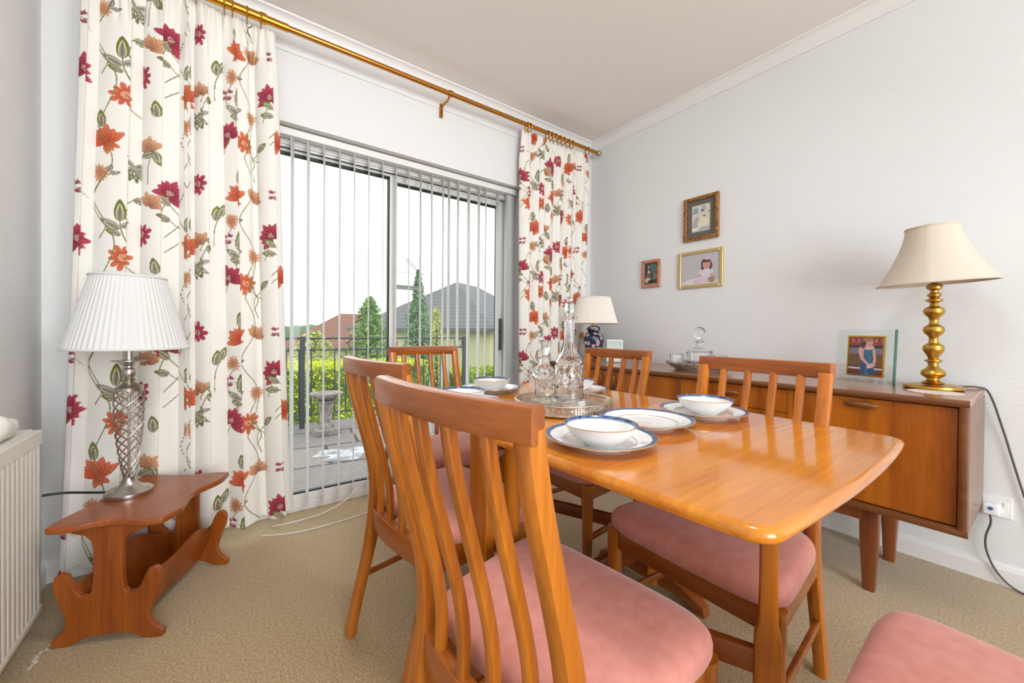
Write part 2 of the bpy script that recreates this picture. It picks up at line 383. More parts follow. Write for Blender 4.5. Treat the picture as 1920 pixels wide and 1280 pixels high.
# bird bath
stone = mottled('weathered_stone', s2l(112, 106, 100), s2l(164, 156, 148), 18, .9, bumps=.3)
bb = thing('bird_bath', 'weathered stone bird bath on the terrace in front of the railing', 'bird bath', (.9, 4.62, -.12))
obj('bowl', MB().lathe([(.05, .36), (.1, .385), (.155, .41), (.165, .435), (.16, .445), (.14, .44), (.1, .425), (.0, .42)], 32), stone, bb, True)
obj('pedestal', MB().lathe([(.085, .06), (.075, .1), (.06, .13), (.062, .2), (.068, .28), (.075, .33), (.1, .35), (.1, .36), (.03, .362)], 24), stone, bb, True)
obj('base', MB().box((0, 0, .03), (.24, .24, .06)), stone, bb, bevel=.006)
# foliage
def leafmat(name, c1, c2): return mottled(name, s2l(*c1), s2l(*c2), 6, .8)
def leaves(n, fpos, size, seed, flat=.3):
    r = random.Random(seed); mb = MB(); bm = mb.bm
    for _ in range(n):
        p = Vector(fpos(r)); s = size * r.uniform(.6, 1.3)
        d = Vector((r.gauss(0, 1), r.gauss(0, 1), r.gauss(0, 1))).normalized(); e = d.orthogonal().normalized(); e = (Matrix.Rotation(r.uniform(0, 6.28), 3, d) @ e)
        q = d.cross(e)
        vs = [bm.verts.new(p - e * s), bm.verts.new(p + q * s * .4 + d * s * .1), bm.verts.new(p + e * s), bm.verts.new(p - q * s * .4 + d * s * .1)]
        bm.faces.new(vs)
    return mb
def tree(name, label, cat, loc, h, rad, n, size, mat, seed, shape='cone', trunk=True, z0=.15, group=None):
    t = thing(name, label, cat, loc, group=group)
    def fp(r):
        while True:
            k = r.random()
            if shape == 'cone': R = rad * (1.02 - k) ** .8
            elif shape == 'dome': R = rad * max(.01, 1 - k ** 2.2) ** .6
            elif shape == 'ball': R = rad * math.sqrt(max(0.02, 1 - (2 * k - 1) ** 2))
            else: R = rad * (.5 + .5 * math.sin(PI * min(1, k + .1)))
            a = r.uniform(0, 2 * PI); R *= .68 + .26 * math.sin(3 * a + 19 * k) * math.sin(7 * k + a) + .34 * r.random() ** 2; q = R * math.sqrt(r.random())
            return (q * math.cos(a), q * math.sin(a), h * (z0 + (1 - z0) * k))
    obj('foliage', leaves(n, fp, size, seed), mat, t)
    if trunk: obj('trunk', MB().tube([(0, 0, 0), (0.01, 0, h * .5), (0, 0, h * .85)], [.06, .04, .015], 8), plain('bark_brown', s2l(86, 70, 54), .9), t, True)
    return t
lg = leafmat('leaf_mid_green', (92, 124, 74), (150, 178, 116)); ly = leafmat('leaf_yellow_green', (178, 196, 52), (226, 232, 84)); ld = leafmat('leaf_dark_green', (92, 126, 92), (150, 178, 140)); lyy = leafmat('leaf_olive', (150, 158, 90), (206, 208, 140))
def hedgebox(name, label, loc, d, n, size, mat, seed, core):
    t = thing(name, label, 'hedge', loc)
    def fp(r):
        x, y, z = r.uniform(-.5, .5), r.uniform(-.5, .5), r.uniform(0, 1)
        if r.random() < .5: z = 1 - abs(r.gauss(0, .04))
        else: y = -.5 + abs(r.gauss(0, .06))
        return (x * d[0], y * d[1], z * d[2])
    obj('foliage', leaves(n, fp, size, seed), mat, t)
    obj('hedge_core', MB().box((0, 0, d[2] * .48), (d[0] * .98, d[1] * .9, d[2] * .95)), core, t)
    return t
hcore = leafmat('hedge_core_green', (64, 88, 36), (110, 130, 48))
hedgebox('garden_hedge', 'bright yellow-green clipped hedge behind the left half of the railing', (1.05, 6.5, -1.5), (3.4, .9, 2.02), 15000, .026, ly, 3, hcore)
hedgebox('garden_hedge', 'lower green hedge behind the right end of the railing', (5.7, 7.0, -1.5), (4.2, .9, 1.75), 11000, .03, leafmat('leaf_fresh_green', (120, 150, 50), (180, 200, 84)), 4, hcore)
tree('garden_shrub', 'tall bushy green shrub behind the centre post of the patio door', 'shrub', (2.28, 7.75, -1.5), 3.15, .62, 9000, .035, lg, 11, 'dome')
tree('garden_tree', 'slender pointed green tree rising in front of the grey-roofed house', 'tree', (3.5, 8.3, -1.5), 3.85, .62, 11000, .035, ld, 12, 'cone')
tree('garden_shrub', 'loose olive shrub in front of the cream house wall', 'shrub', (4.25, 8.95, -1.5), 3.1, .42, 2600, .035, lyy, 13, 'dome')
tree('garden_shrub', 'small dark feathery shrub just left of the stone bird bath', 'shrub', (.42, 5.5, -1.5), 1.95, .42, 1800, .05, leafmat('leaf_conifer', (60, 88, 50), (130, 150, 70)), 14, 'ball')
tree('garden_shrub', 'pale yellowish shrub seen over the far left of the railing', 'shrub', (1.55, 9.2, -1.5), 2.45, .8, 2200, .06, lyy, 15, 'ball')
# houses
def house(name, label, c, hx, hy, rz, zg, ze, zr, rl, roofmat, wallmat):
    t = thing(name, label, 'house', (c[0], c[1], zg), rz)
    obj('walls', MB().box2((-hx, -hy, 0), (hx, hy, ze - zg)), wallmat, t)
    e = .3; z0 = ze - zg; z1 = zr - zg; mb = MB(); bm = mb.bm
    b = [bm.verts.new(p) for p in ((-hx - e, -hy - e, z0), (hx + e, -hy - e, z0), (hx + e, hy + e, z0), (-hx - e, hy + e, z0))]
    p, q = bm.verts.new((-rl, 0, z1)), bm.verts.new((rl, 0, z1))
    bm.faces.new((b[0], b[1], q, p)); bm.faces.new((b[1], b[2], q)); bm.faces.new((b[2], b[3], p, q)); bm.faces.new((b[3], b[0], p)); bm.faces.new(b[::-1])
    obj('roof', mb, roofmat, t)
    gt = MB(); gt.box2((-hx - e, -hy - e - .06, z0 - .12), (hx + e, -hy - e, z0)); gt.box2((hx + e, -hy - e, z0 - .12), (hx + e + .06, hy + e, z0)); gt.box2((-hx - e - .06, -hy - e, z0 - .12), (-hx - e, hy + e, z0))
    obj('gutter', gt, plain('dark_gutter', s2l(96, 96, 96), .6), t)
    return t
def tiles(name, c1, c2, c3):
    m, n, b = newmat(name); setp(b, Roughness=.8)
    t = n.nodes.new('ShaderNodeTexCoord'); wv = n.nodes.new('ShaderNodeTexWave'); wv.bands_direction = 'Z'; wv.wave_profile = 'SAW'; wv.inputs['Scale'].default_value = 2.4
    r = n.nodes.new('ShaderNodeValToRGB'); e = r.color_ramp.elements; e[0].color = s2l(*c1); e[0].position = 0; e[1].color = s2l(*c2); e[1].position = .2
    e2 = e.new(1.0); e2.color = s2l(*c3)
    n.links.new(t.outputs['Object'], wv.inputs['Vector']); n.links.new(wv.outputs['Color'], r.inputs['Fac']); n.links.new(r.outputs['Color'], b.inputs['Base Color'])
    return m
cream_w = plain('cream_render', s2l(190, 184, 156), .9)
hs = house('neighbour_house', 'cream house with dark grey tiled hip roof seen through the right pane', (8.2, 14.3), 3.3, 2.6, .55, -1.6, 1.1, 2.95, .9, tiles('grey_roof_tiles', (66, 67, 70), (98, 99, 102), (108, 109, 112)), cream_w)
obj('window', MB().box2((1.6, -2.66, 1.4), (2.2, -2.6, 2.3)), plain('white_window_frame', s2l(236, 236, 236), .5), hs)
house('neighbour_house', 'distant house with reddish brown tiled roof seen through the left pane', (6.5, 23.5), 3.6, 2.2, -.35, -1.6, .1, 1.95, 1.2, tiles('red_roof_tiles', (92, 64, 54), (126, 90, 76), (136, 100, 86)), plain('pale_render', s2l(206, 196, 180), .9))
hb = MB()
for i in range(14):
    hb.sphere((-3 + i * 1.4 + rnd.uniform(-.3, .3), 62 + rnd.uniform(-2, 2), -1.2 + rnd.uniform(0, .5)), 2.6, 12, (1, 1, 1.05))
tag(obj('tree_line', hb, leafmat('far_trees_green', (70, 92, 74), (108, 128, 100)), None, True), 'distant dark green tree line on the horizon behind the left pane', 'trees', kind='stuff')
for k, (a, b, lab) in enumerate((((-3, 12, 3.32), (14, 12, 3.55), 'upper thin overhead wire crossing the sky outside'), ((-3, 12, 2.78), (14, 12, 2.92), 'lower thin overhead wire crossing the sky outside'))):
    tag(obj('overhead_wire', MB().tube([a, b], .008, 6), plain('wire_grey', s2l(150, 152, 156), .6)), lab, 'wire')

# ================================================================== BLIND
bl = thing('vertical_blind', 'white vertical blind with opened fabric slats across the patio door', 'blind', (.86, 2.39, 0))
O = bl.location
obj('headrail', MB().box2((DX0 + .02, 2.362, 2.022), (DX1 - .02, 2.412, 2.06)), M['frame'], bl, bevel=.003, offs=O)
us = [547, 577, 606.5, 636, 663, 690, 716, 741, 765, 787, 808, 829, 840, 857, 877, 896, 909, 931, 947, 952, 956, 959.5]
ang0 = math.radians(17)
for i, u in enumerate(us):
    x = 2.39 * math.tan(YAW + math.atan((u - 960) / FPX))
    a = ang0 + math.radians(rnd.uniform(-2.5, 2.5)) + (math.radians(8) if u in (909,) else 0) + (math.radians(47) if u > 950 else 0)
    mb = MB(); N = 14
    d = Vector((math.sin(a), math.cos(a), 0)); nrm = Vector((d.y, -d.x, 0))
    zb = .05 if x < 1.2 else .06
    for lay in (0,):
        R = []
        for k in range(2):
            z = (2.015, zb)[k]
            ring = []
            for j in range(7):
                t = -1 + j / 3.
                ring.append(Vector((x, 2.39, z)) + d * .0445 * t * (1 if k or abs(t) < 1 else .9) + nrm * (.004 * (1 - t * t) + .0006))
            for j in range(6, -1, -1):
                t = -1 + j / 3.
                ring.append(Vector((x, 2.39, z)) + d * .0445 * t * (1 if k or abs(t) < 1 else .9) + nrm * (.004 * (1 - t * t) - .0006))
            R.append(ring)
        mb.rings(R)
    s = obj('slat', mb, M['slat'], bl, offs=O)
ch = MB(); P = spline([(.2, 2.30, .01), (.28, 2.285, .012), (.42, 2.30, .012), (.55, 2.31, .05), (.62, 2.33, .1)], 8); ch.tube(P, .0025, 5)
P = spline([(.15, 2.23, .006), (.3, 2.17, .006), (.5, 2.17, .006), (.75, 2.2, .006), (.95, 2.23, .006)], 8); ch.tube(P, .0025, 5)
obj('bottom_chain', ch, M['plug'], bl, offs=O)

# ================================================================== CURTAINS
def leaf_mask(dx, dz, ang, L, W):
    c, s = math.cos(ang), math.sin(ang); x = dx * c + dz * s; y = -dx * s + dz * c
    t = x / L
    w_ = W * np.sqrt(np.clip(t, 0, 1)) * (1 - np.clip(t, 0, 1)) ** .75 * 2.3
    return (np.abs(y) < w_) & (t > 0) & (t < 1), t, y / (w_ + 1e-6)
class Canvas:
    """fabric print painted on a regular grid (x across, z up), values = dye colours"""
    def __init__(s, w_, h_, nx, nz_, base):
        s.w, s.h, s.nx, s.nz = w_, h_, nx, nz_
        s.x = np.linspace(0, w_, nx); s.z = np.linspace(0, h_, nz_)
        s.img = np.zeros((nz_, nx, 3)); s.img[:] = base[:3]
        s.r = np.random.RandomState(3); s.xs = 1.0
    def win(s, x, z, R):
        i0, i1 = np.searchsorted(s.x, [x - R, x + R]); j0, j1 = np.searchsorted(s.z, [z - R, z + R])
        if i1 <= i0 or j1 <= j0: return None
        return slice(j0, j1), slice(i0, i1), (s.x[i0:i1][None, :] - x) / s.xs + 0 * s.z[j0:j1][:, None], s.z[j0:j1][:, None] - z + 0 * s.x[i0:i1][None, :]
    def put(s, sl, m, col):
        v = s.img[sl[0], sl[1]]; v[m] = col[m] if getattr(col, 'ndim', 1) == 3 else np.array(col[:3])
    def leaf(s, x, z, ang, L, W=None, c1=(116, 122, 62), c2=(150, 138, 128)):
        W = W or L * .22; w_ = s.win(x, z, L * 1.1)
        if not w_: return
        sl, dx, dz = w_[:2], w_[2], w_[3]
        m, t, y = leaf_mask(dx, dz, ang, L, W); s.put(sl, m, s2l(*c1))
        m2, t2, y2 = leaf_mask(dx, dz, ang, L * .8, W * .62); s.put(sl, m2, s2l(226, 222, 196))
        m3, t3, y3 = leaf_mask(dx, dz, ang, L * .72, W * .5); s.put(sl, m3, s2l(*c2))
        m4 = m & (np.abs(y) < .09); s.put(sl, m4, s2l(104, 108, 56))
    def daisy(s, x, z, R, n, c1, c2, cc=(226, 196, 170), ph=0, sq=1.0):
        w_ = s.win(x, z, R * 1.2)
        if not w_: return
        sl, dx, dz = w_[:2], w_[2] / sq, w_[3]
        r = np.hypot(dx, dz); th = np.arctan2(dz, dx) + ph
        edge = R * (.45 + .55 * np.abs(np.cos(n * th / 2)) ** .55) * (.9 + .1 * np.sin(3.1 * th + x * 40))
        m = r < edge; k = np.clip(r / R, 0, 1)[..., None]
        st = (.88 + .12 * np.cos(n * th / 2 * 7))[..., None]
        col = (np.array(s2l(*c1)[:3]) * (1 - k) + np.array(s2l(*c2)[:3]) * k) * st
        s.put(sl, m, col)
        md = (r < R * .27); pat = ((np.sin(dx * 1600) * np.sin(dz * 1600)) > 0); s.put(sl, md & pat, s2l(*cc)); s.put(sl, md & ~pat, s2l(*c1))
    def bloom(s, x, z, R, ang, n, c1, c2, spread=2.4, cen=False):
        """side-view bloom of overlapping petals fanned about direction ang"""
        for k in range(n):
            a = ang + spread * ((k + .5) / n - .5); order = abs((k + .5) / n - .5)
            w_ = s.win(x, z, R * 1.2)
            if not w_: return
            sl, dx, dz = w_[:2], w_[2], w_[3]
            L = R * (1.0 if k % 2 == 0 else .85)
            m, t, y = leaf_mask(dx, dz, a, L, R * .23)
            kk = np.clip(t, 0, 1)[..., None]; st = (.9 + .1 * np.cos(y * 9))[..., None]
            edge = (np.abs(y) > .8)[..., None]
            col = (np.array(s2l(*c1)[:3]) * (1 - kk) + np.array(s2l(*c2)[:3]) * kk) * st * np.where(edge, .62, 1)
            s.put(sl, m, col)
        if cen: s.daisy(x + R * .12 * math.cos(ang), z + R * .12 * math.sin(ang), R * .2, 8, (150, 60, 70), (214, 190, 170))
    def vine(s, pts, th=.0036, c=(124, 120, 66)):
        P = spline([(p[0], p[1], 0) for p in pts], 12)
        for a in P:
            pass
        for i in range(len(P) - 1):
            for t in (0, .14, .28, .42, .57, .71, .85):
                p = P[i].lerp(P[i + 1], t); w_ = s.win(p.x, p.y, .012)
                if not w_: continue
                s.put(w_[:2], np.hypot(w_[2] * s.xs, w_[3]) < th / 2 * 1.1, s2l(*c))
    def buds(s, x, z, q=1.0):
        for dx, dz in ((-.014, .012), (.014, .015), (-.012, -.014), (.012, -.016)):
            s.bloom(x + dx * q * s.xs, z + dz * q, .02 * q, 1.4 if dz > 0 else 1.9, 4, (140, 50, 74), (196, 112, 122), 2.6)
        s.vine([(x, z), (x + .03 * s.xs, z + .002), (x + .06 * s.xs, z - .03)], .002)
RED1, RED2 = (134, 34, 56), (196, 70, 92); OR1, OR2 = (190, 66, 40), (228, 128, 86); PE1, PE2 = (176, 110, 78), (232, 178, 136)
# motif list from one pattern repeat: (kind, px x, px y) measured on the left curtain's top 285 px
MOT = [('O', 192, 15), ('P', 261, 17), ('l', 250, 40, .35), ('G', 244, 68), ('l', 270, 28, -1.2), ('R', 300, 95), ('r', 347, 72), ('O', 425, 75), ('lu', 425, 48), ('P', 462, 70), ('b', 503, 72),
       ('p', 185, 82), ('s', 196, 80), ('b', 162, 116), ('T', 216, 180), ('P', 263, 118), ('l', 240, 122, .1), ('l', 302, 122, 2.4), ('l', 302, 150, 2.9), ('O', 322, 190), ('lu', 328, 156), ('P', 352, 178), ('R', 160, 195), ('r', 250, 181), ('o', 228, 228),
       ('G', 345, 236), ('lu', 275, 240), ('p', 327, 258), ('lu', 384, 124), ('l', 393, 128, 1.2), ('p', 413, 135), ('s', 420, 130), ('R', 498, 150), ('l', 504, 178, 2.6), ('l', 504, 193, 3.1), ('l', 368, 190, -1.1), ('l', 372, 176, -.9), ('T', 431, 210), ('b', 403, 173), ('o', 444, 258), ('O', 520, 232), ('R', 408, 245), ('l', 472, 268, .7), ('lu', 186, 276), ('p', 462, 200)]
TILE = .655
def px2fab(u, v): return (u - 150) / 375., v / 287. * TILE
def paint(cv, dm, kx=1.0, x0=0, rows=5, ztop=0):
    """dm maps a 0..1 position across the hung curtain to a distance along the flat cloth"""
    q = cv
    for k in range(-1, rows):
        for mo in MOT:
            sx, fz_ = px2fab(mo[1], mo[2]); z = ztop - fz_ - k * TILE; K = mo[0]
            for f in ((sx + x0) * kx, (sx + x0) * kx + kx * 1.03, (sx + x0) * kx - kx * 1.03):
                if f < -.02 or f > 1.02: continue
                xx = dm(f); j = math.sin(sx * 23 + z * 11)
                if K == 'O': q.bloom(xx, z - .03, .074, PI / 2 + .5 * j, 7, OR1, OR2, 3.0); q.bloom(xx, z - .03, .05, -PI / 2 + .9 * j, 3, OR1, OR2, 1.6)
                elif K == 'R': q.bloom(xx, z - .018, .073, PI / 2 - .7 * j, 9, RED1, RED2, 4.3, True); q.vine([(xx, z - .03), (xx - .02, z - .08), (xx - .035, z - .13)])
                elif K == 'r': q.daisy(xx, z, .054, 9, RED1, RED2, (236, 206, 176), j, .85)
                elif K == 'o': q.daisy(xx, z, .056, 10, OR1, OR2, (240, 206, 170), j); q.vine([(xx, z), (xx + .05, z - .05), (xx + .09, z - .07)])
                elif K == 'p': q.daisy(xx, z, .041, 13, PE1, PE2, (200, 140, 110), j, .9); q.vine([(xx, z - .03), (xx - .03, z - .1), (xx + .02, z - .2), (xx, z - .26)])
                elif K == 'P': q.bloom(xx, z - .025, .062, PI / 2 + .6 * j, 6, PE1, PE2, 2.6)
                elif K == 'b': q.buds(xx, z)
                elif K == 'T':
                    q.vine([(xx + .03, z - .075), (xx + .005, z), (xx, z + .05)])
                    q.leaf(xx, z + .035, PI / 2, .09, .018, (110, 118, 40)); q.leaf(xx, z + .004, 2.6, .075, .016, (150, 138, 130)); q.leaf(xx + .003, z + .01, .6, .058, .013, (146, 136, 128)); q.leaf(xx + .004, z - .02, 2.75, .052, .012)
                elif K == 'G':
                    for a in (-2.4, -1.9, -1.5, -1.1, -.6, 2.6, .4): q.leaf(xx, z + .015, a, .065, .011, (98, 104, 62) if abs(a + 1.5) < .6 else (160, 150, 142), (140, 132, 118))
                elif K == 's': q.leaf(xx, z, 1.1, .035, .01, (128, 120, 108)); q.leaf(xx + .008, z - .006, .3, .035, .009, (128, 120, 108))
                elif K == 'lu': q.leaf(xx, z - .03, PI / 2 + .15 * j, .07, .018)
                elif K == 'l': q.leaf(xx, z, mo[3], .066, .015); q.vine([(xx, z), (xx - .05 * math.cos(mo[3]), z - .06), (xx - .02, z - .14)], .0034)
        for vx in (.08, .45, .78):
            X = dm(vx); Z = ztop - k * TILE
            cv.vine([(X, Z), (X + .05, Z - .14), (X - .02, Z - .3), (X + .06, Z - .46), (X, Z - TILE)], .0036)
def grid_object(name, V, nx, nz_, colors, mat, parent=None, smooth=True):
    me = bpy.data.meshes.new(name)
    me.vertices.add(nx * nz_); me.vertices.foreach_set('co', V.reshape(-1).astype(np.float32))
    i = np.arange(nx - 1); j = np.arange(nz_ - 1); I, J = np.meshgrid(i, j)
    a = (J * nx + I).reshape(-1); F = np.stack([a, a + 1, a + nx + 1, a + nx], 1)
    n = len(F); me.loops.add(n * 4); me.polygons.add(n)
    me.loops.foreach_set('vertex_index', F.reshape(-1).astype(np.int32)); me.polygons.foreach_set('loop_start', np.arange(0, n * 4, 4, dtype=np.int32))
    me.polygons.foreach_set('use_smooth', np.full(n, smooth)); me.update(calc_edges=True)
    ca = me.color_attributes.new('print', 'FLOAT_COLOR', 'POINT')
    c4 = np.concatenate([colors.reshape(-1, 3), np.ones((nx * nz_, 1))], 1).astype(np.float32); ca.data.foreach_set('color', c4.reshape(-1))
    me.materials.append(mat); me.validate()
    o = bpy.data.objects.new(name, me); COL.objects.link(o)
    if parent is not None: o.parent = parent
    return o
FAB = s2l(240, 236, 228)
def curtain(name, label, xt0, xt1, xb0, xb1, z0, z1, yc, nx, nz_, folds, seed, kx, ox, hemf=None, amp=.03):
    wtop = xt1 - xt0
    rs = np.random.RandomState(seed)
    S = np.linspace(0, 1, nx)[None, :]; T = np.linspace(0, 1, nz_)[:, None]     # T 0 bottom, 1 top
    Z = z0 + (z1 - z0) * T + 0 * S
    if hemf is not None: Z = Z + (1 - T) ** 6 * hemf(S)
    xt = xt0 + wtop * S; xb = xb0 + (xb1 - xb0) * S; X = xb + (xt - xb) * T ** .7
    ph = 2 * PI * folds * (S + .035 * np.sin(2 * PI * 1.7 * S + seed) + .02 * np.sin(2 * PI * 4.1 * S)) + .35 * np.sin(2.2 * T + seed) * np.sin(5 * S + seed)
    body = np.sin(ph) + .28 * np.sin(2 * ph + .6)
    ov = .46 * (xt1 - xt0) / folds * np.sin(2 * ph - .4 + .3 * np.sin(3 * S * 6.28)) * .42
    pleat = np.sin(2 * PI * folds * 4 * S)
    hd = np.clip((T - .955) / .02, 0, 1); fade = np.clip((1 - T) / .08, 0, 1)
    Y = yc - amp * body * (.25 + .75 * fade) * (1 - .0 * T) - .005 * pleat * np.clip((T - .9) / .05, 0, 1)
    X = X + ov * (.15 + .85 * fade)
    Y = np.clip(Y, None, 2.30)
    jm = int(nz_ * .5); xm, ym = X[jm], Y[jm]
    arc = np.concatenate([[0], np.cumsum(np.hypot(np.diff(xm), np.diff(ym)) + 1e-6)])
    cv = Canvas(arc[-1], z1 - z0, nx, nz_, FAB); cv.x = arc
    def dm(f):
        d = np.abs(xm - (xm.min() + f * (xm.max() - xm.min()))); c = np.where(d < .006)[0]
        if len(c) == 0: c = np.array([d.argmin()])
        return arc[c[ym[c].argmin()]]
    paint(cv, dm, kx, ox, ztop=z1 - z0 + .02)
    V = np.stack([X + 0 * Z, Y + 0 * Z, Z], 2)
    o = grid_object(name, V, nx, nz_, cv.img, M['print'])
    sol = o.modifiers.new('thickness', 'SOLIDIFY'); sol.thickness = .0015; sol.offset = 1
    return tag(o, label, 'curtain')
curtain('floral_curtain', 'wide white curtain printed with red and orange flowers, behind the white pleated lamp', -.435, .205, -.5, .28, .085, 2.44, 2.235, 680, 950, 7, 1, 1.0, 0.0, lambda S: -.03 * (1 - S) + .012 * np.sin(S * 40), .03)
curtain('floral_curtain', 'narrower floral curtain of the same print beside the right wall, behind the tall decanter', 1.722, 2.385, 1.757, 2.27, .06, 2.449, 2.235, 560, 800, 8, 4, .8, .1, None, .028)

# pole
PZ, PY = 2.465, 2.2
po = thing('curtain_pole', 'brass curtain pole with rings spanning the top of the window wall', 'curtain pole', (.9, PY, PZ))
O = po.location
obj('rod', MB().tube([(.25, PY, PZ), (2.455, PY, PZ + .008)], .0145, 16), M['brassd'], po, True, offs=O)
obj('sleeve_tube', MB().tube([(-.55, PY, PZ - .003), (.14, PY, PZ)], .02, 16).tube([(.14, PY, PZ), (.25, PY, PZ)], .0185, 16).tube([(.135, PY, PZ), (.16, PY, PZ)], .024, 16), M['brass'], po, True, offs=O)
obj('finial', MB().sphere((2.487, PY, PZ + .008), .024), plain('silvered_finial', s2l(190, 176, 150), .25, 1), po, True, offs=O)
br_ = MB(); br_.tube([(1.13, PY, PZ), (1.13, PY + .04, PZ - .02), (1.12, YW - .006, PZ - .03)], .007, 8); br_.box((1.12, YW - .01, PZ - .055), (.02, .012, .085)); br_.tube([(1.118, PY, PZ + .004), (1.142, PY, PZ + .004)], .019, 14)
obj('bracket', br_, M['brassd'], po, True, offs=O)
for x in (-.4, -.3, -.2, -.1, 0.0, .03, .085, .14, 1.735, 1.76, 1.93, 1.965, 2.0, 2.05, 2.09, 2.14, 2.18, 2.355):
    r = .0265
    obj('curtain_ring', MB().tube([(x, PY + r * math.cos(a), PZ - .006 + r * math.sin(a)) for a in [2 * PI * i / 24 for i in range(24)]], .0038, 8, True).tube([(x, PY, PZ - .032), (x, PY + .015, PZ - .045)], .002, 6), M['brass'], po, True, offs=O)

# ================================================================== CHAIRS
ZT = .916
PX = [(0, 0.0), (.12, .028), (.28, .068), (.42, .09), (.52, .086), (.66, .05), (.8, .012), (.87, .0), (.915, -.006)]
_sp = spline([(a, b, 0) for a, b in PX], 10); _px = [p.x for p in _sp]; _py = [p.y for p in _sp]
_py = list(np.convolve(np.pad(np.interp(np.linspace(0, .915, 184), _px, _py), 12, mode='edge'), np.ones(25) / 25, 'valid')); _px = list(np.linspace(0, .915, 184))
def px_(z): return float(np.interp(z, _px, _py))
def rail_bow(y): return -.022 * (1 - (y / .2) ** 2)
def seat_outline(n=72):
    # rounded trapezoid: front x=.47 half .25, back x=.065 half .195
    pts = []
    for i in range(n):
        a = 2 * PI * i / n; c, s = math.cos(a), math.sin(a)
        e = .3
        x = math.copysign(abs(c) ** e, c); y = math.copysign(abs(s) ** e, s)
        X = .287 + x * .181; half = .2 + (.25 - .2) * ((x + 1) / 2) ** .7
        pts.append((X + .008 * (1 - y * y) * (1 if x > 0 else -1), y * half))
    return pts
def make_chair(label):
    t = thing('dining_chair', label, 'chair', (0, 0, 0), 0, 'teak dining chairs around the table')
    zs = [ZT - .03 - (ZT - .03) * k / 40 for k in range(41)]
    for s in (-1, 1):
        pts = [(px_(z), s * .182, z) for z in zs]
        wd = [.034 + .014 * math.exp(-((z - .42) / .14) ** 2) for z in zs]
        obj('back_leg', MB().bar(pts, .034, wd, (0, 1, 0), .6), M['chair'], t, True)
    # top rail (bowed)
    ys = [-.199 + .398 * k / 20 for k in range(21)]
    obj('top_rail', MB().bar([(px_(.9) + rail_bow(y), y, ZT - .0235) for y in ys], .047, .03, (0, 0, 1), .45), M['chairh'], t, True)
    for q in (-.117, -.039, .039, .117):
        zz = [ZT - .04 - (ZT - .04 - .402) * k / 30 for k in range(31)]
        pts = [(px_(z) + rail_bow(q) * (.9 if z > .6 else .9), q, z) for z in zz]
        obj('back_slat', MB().bar(pts, .022, .021, (0, 1, 0), .6), M['chair'], t, True)
    obj('back_rail', MB().bar([(.088 + rail_bow(y) * .95, y, .372) for y in [-.172 + .344 * k / 16 for k in range(17)]], .07, .026, (0, 0, 1), .2), M['chairh'], t, True)
    sf = MB(); sf.bar([(.435, -.2, .362), (.435, .2, .362)], .062, .022, (0, 0, 1), .2)
    for s in (-1, 1): sf.bar([(.1, s * .187, .362), (.43, s * .222, .362)], .062, .022, (0, 0, 1), .2)
    obj('seat_frame', sf, M['chairh'], t, True)
    for s in (-1, 1):
        pts = [(.437, s * .224, .395 - .395 * k / 8) for k in range(9)]
        obj('front_leg', MB().bar(pts, [.042 - .012 * (k / 8) for k in range(9)], [.042 - .012 * (k / 8) for k in range(9)], (0, 1, 0), .7), M['chair'], t, True)
        obj('side_stretcher', MB().bar([(px_(.18) + .005, s * .187, .18), (.432, s * .222, .175)], .022, .014, (0, 0, 1), .4), M['chairh'], t, True)
    ol = seat_outline(); c = (.28, 0)
    def ring(z, k): return [(c[0] + (p[0] - c[0]) * k, c[1] + (p[1] - c[1]) * k, z) for p in ol]
    R = [ring(.394, .96), ring(.4, .99), ring(.41, 1.005), ring(.424, 1.008), ring(.436, .997), ring(.446, .965), ring(.453, .9), ring(.458, .78), ring(.461, .55), ring(.462, .25)]
    obj('seat', MB().rings(R), M['pink'], t, 'full')['label'] = 'pink velvet seat pad'
    return t
chairs = [
    ('teak slat-back dining chair with pink seat, nearest the camera on the left side', (.27, .542, 0), math.radians(7)),
    ('teak slat-back chair pushed under the left side beside the patio door, behind the nearest chair', (.357, 1.165, 0), math.radians(6.8)),
    ('teak chair at the far end of the table with its back to the patio door', (.893, 2.02, 0), math.radians(-90)),
    ('teak chair on the sideboard side in front of the blue ginger jar lamp', (1.607, 1.298, 0), math.radians(180)),
    ('teak chair on the sideboard side nearest the brass lamp, seat tucked under table corner', (1.425, .563, 0), math.radians(179)),
    ('chair at the near end, only its pink seat showing in the bottom right corner', (.895, -.285, 0), math.radians(92)),
]
c0 = make_chair(chairs[0][0]); c0.location = chairs[0][1]; c0.rotation_euler = (0, 0, chairs[0][2])
for lab, loc, rz in chairs[1:]: dup(c0, loc, rz, lab)

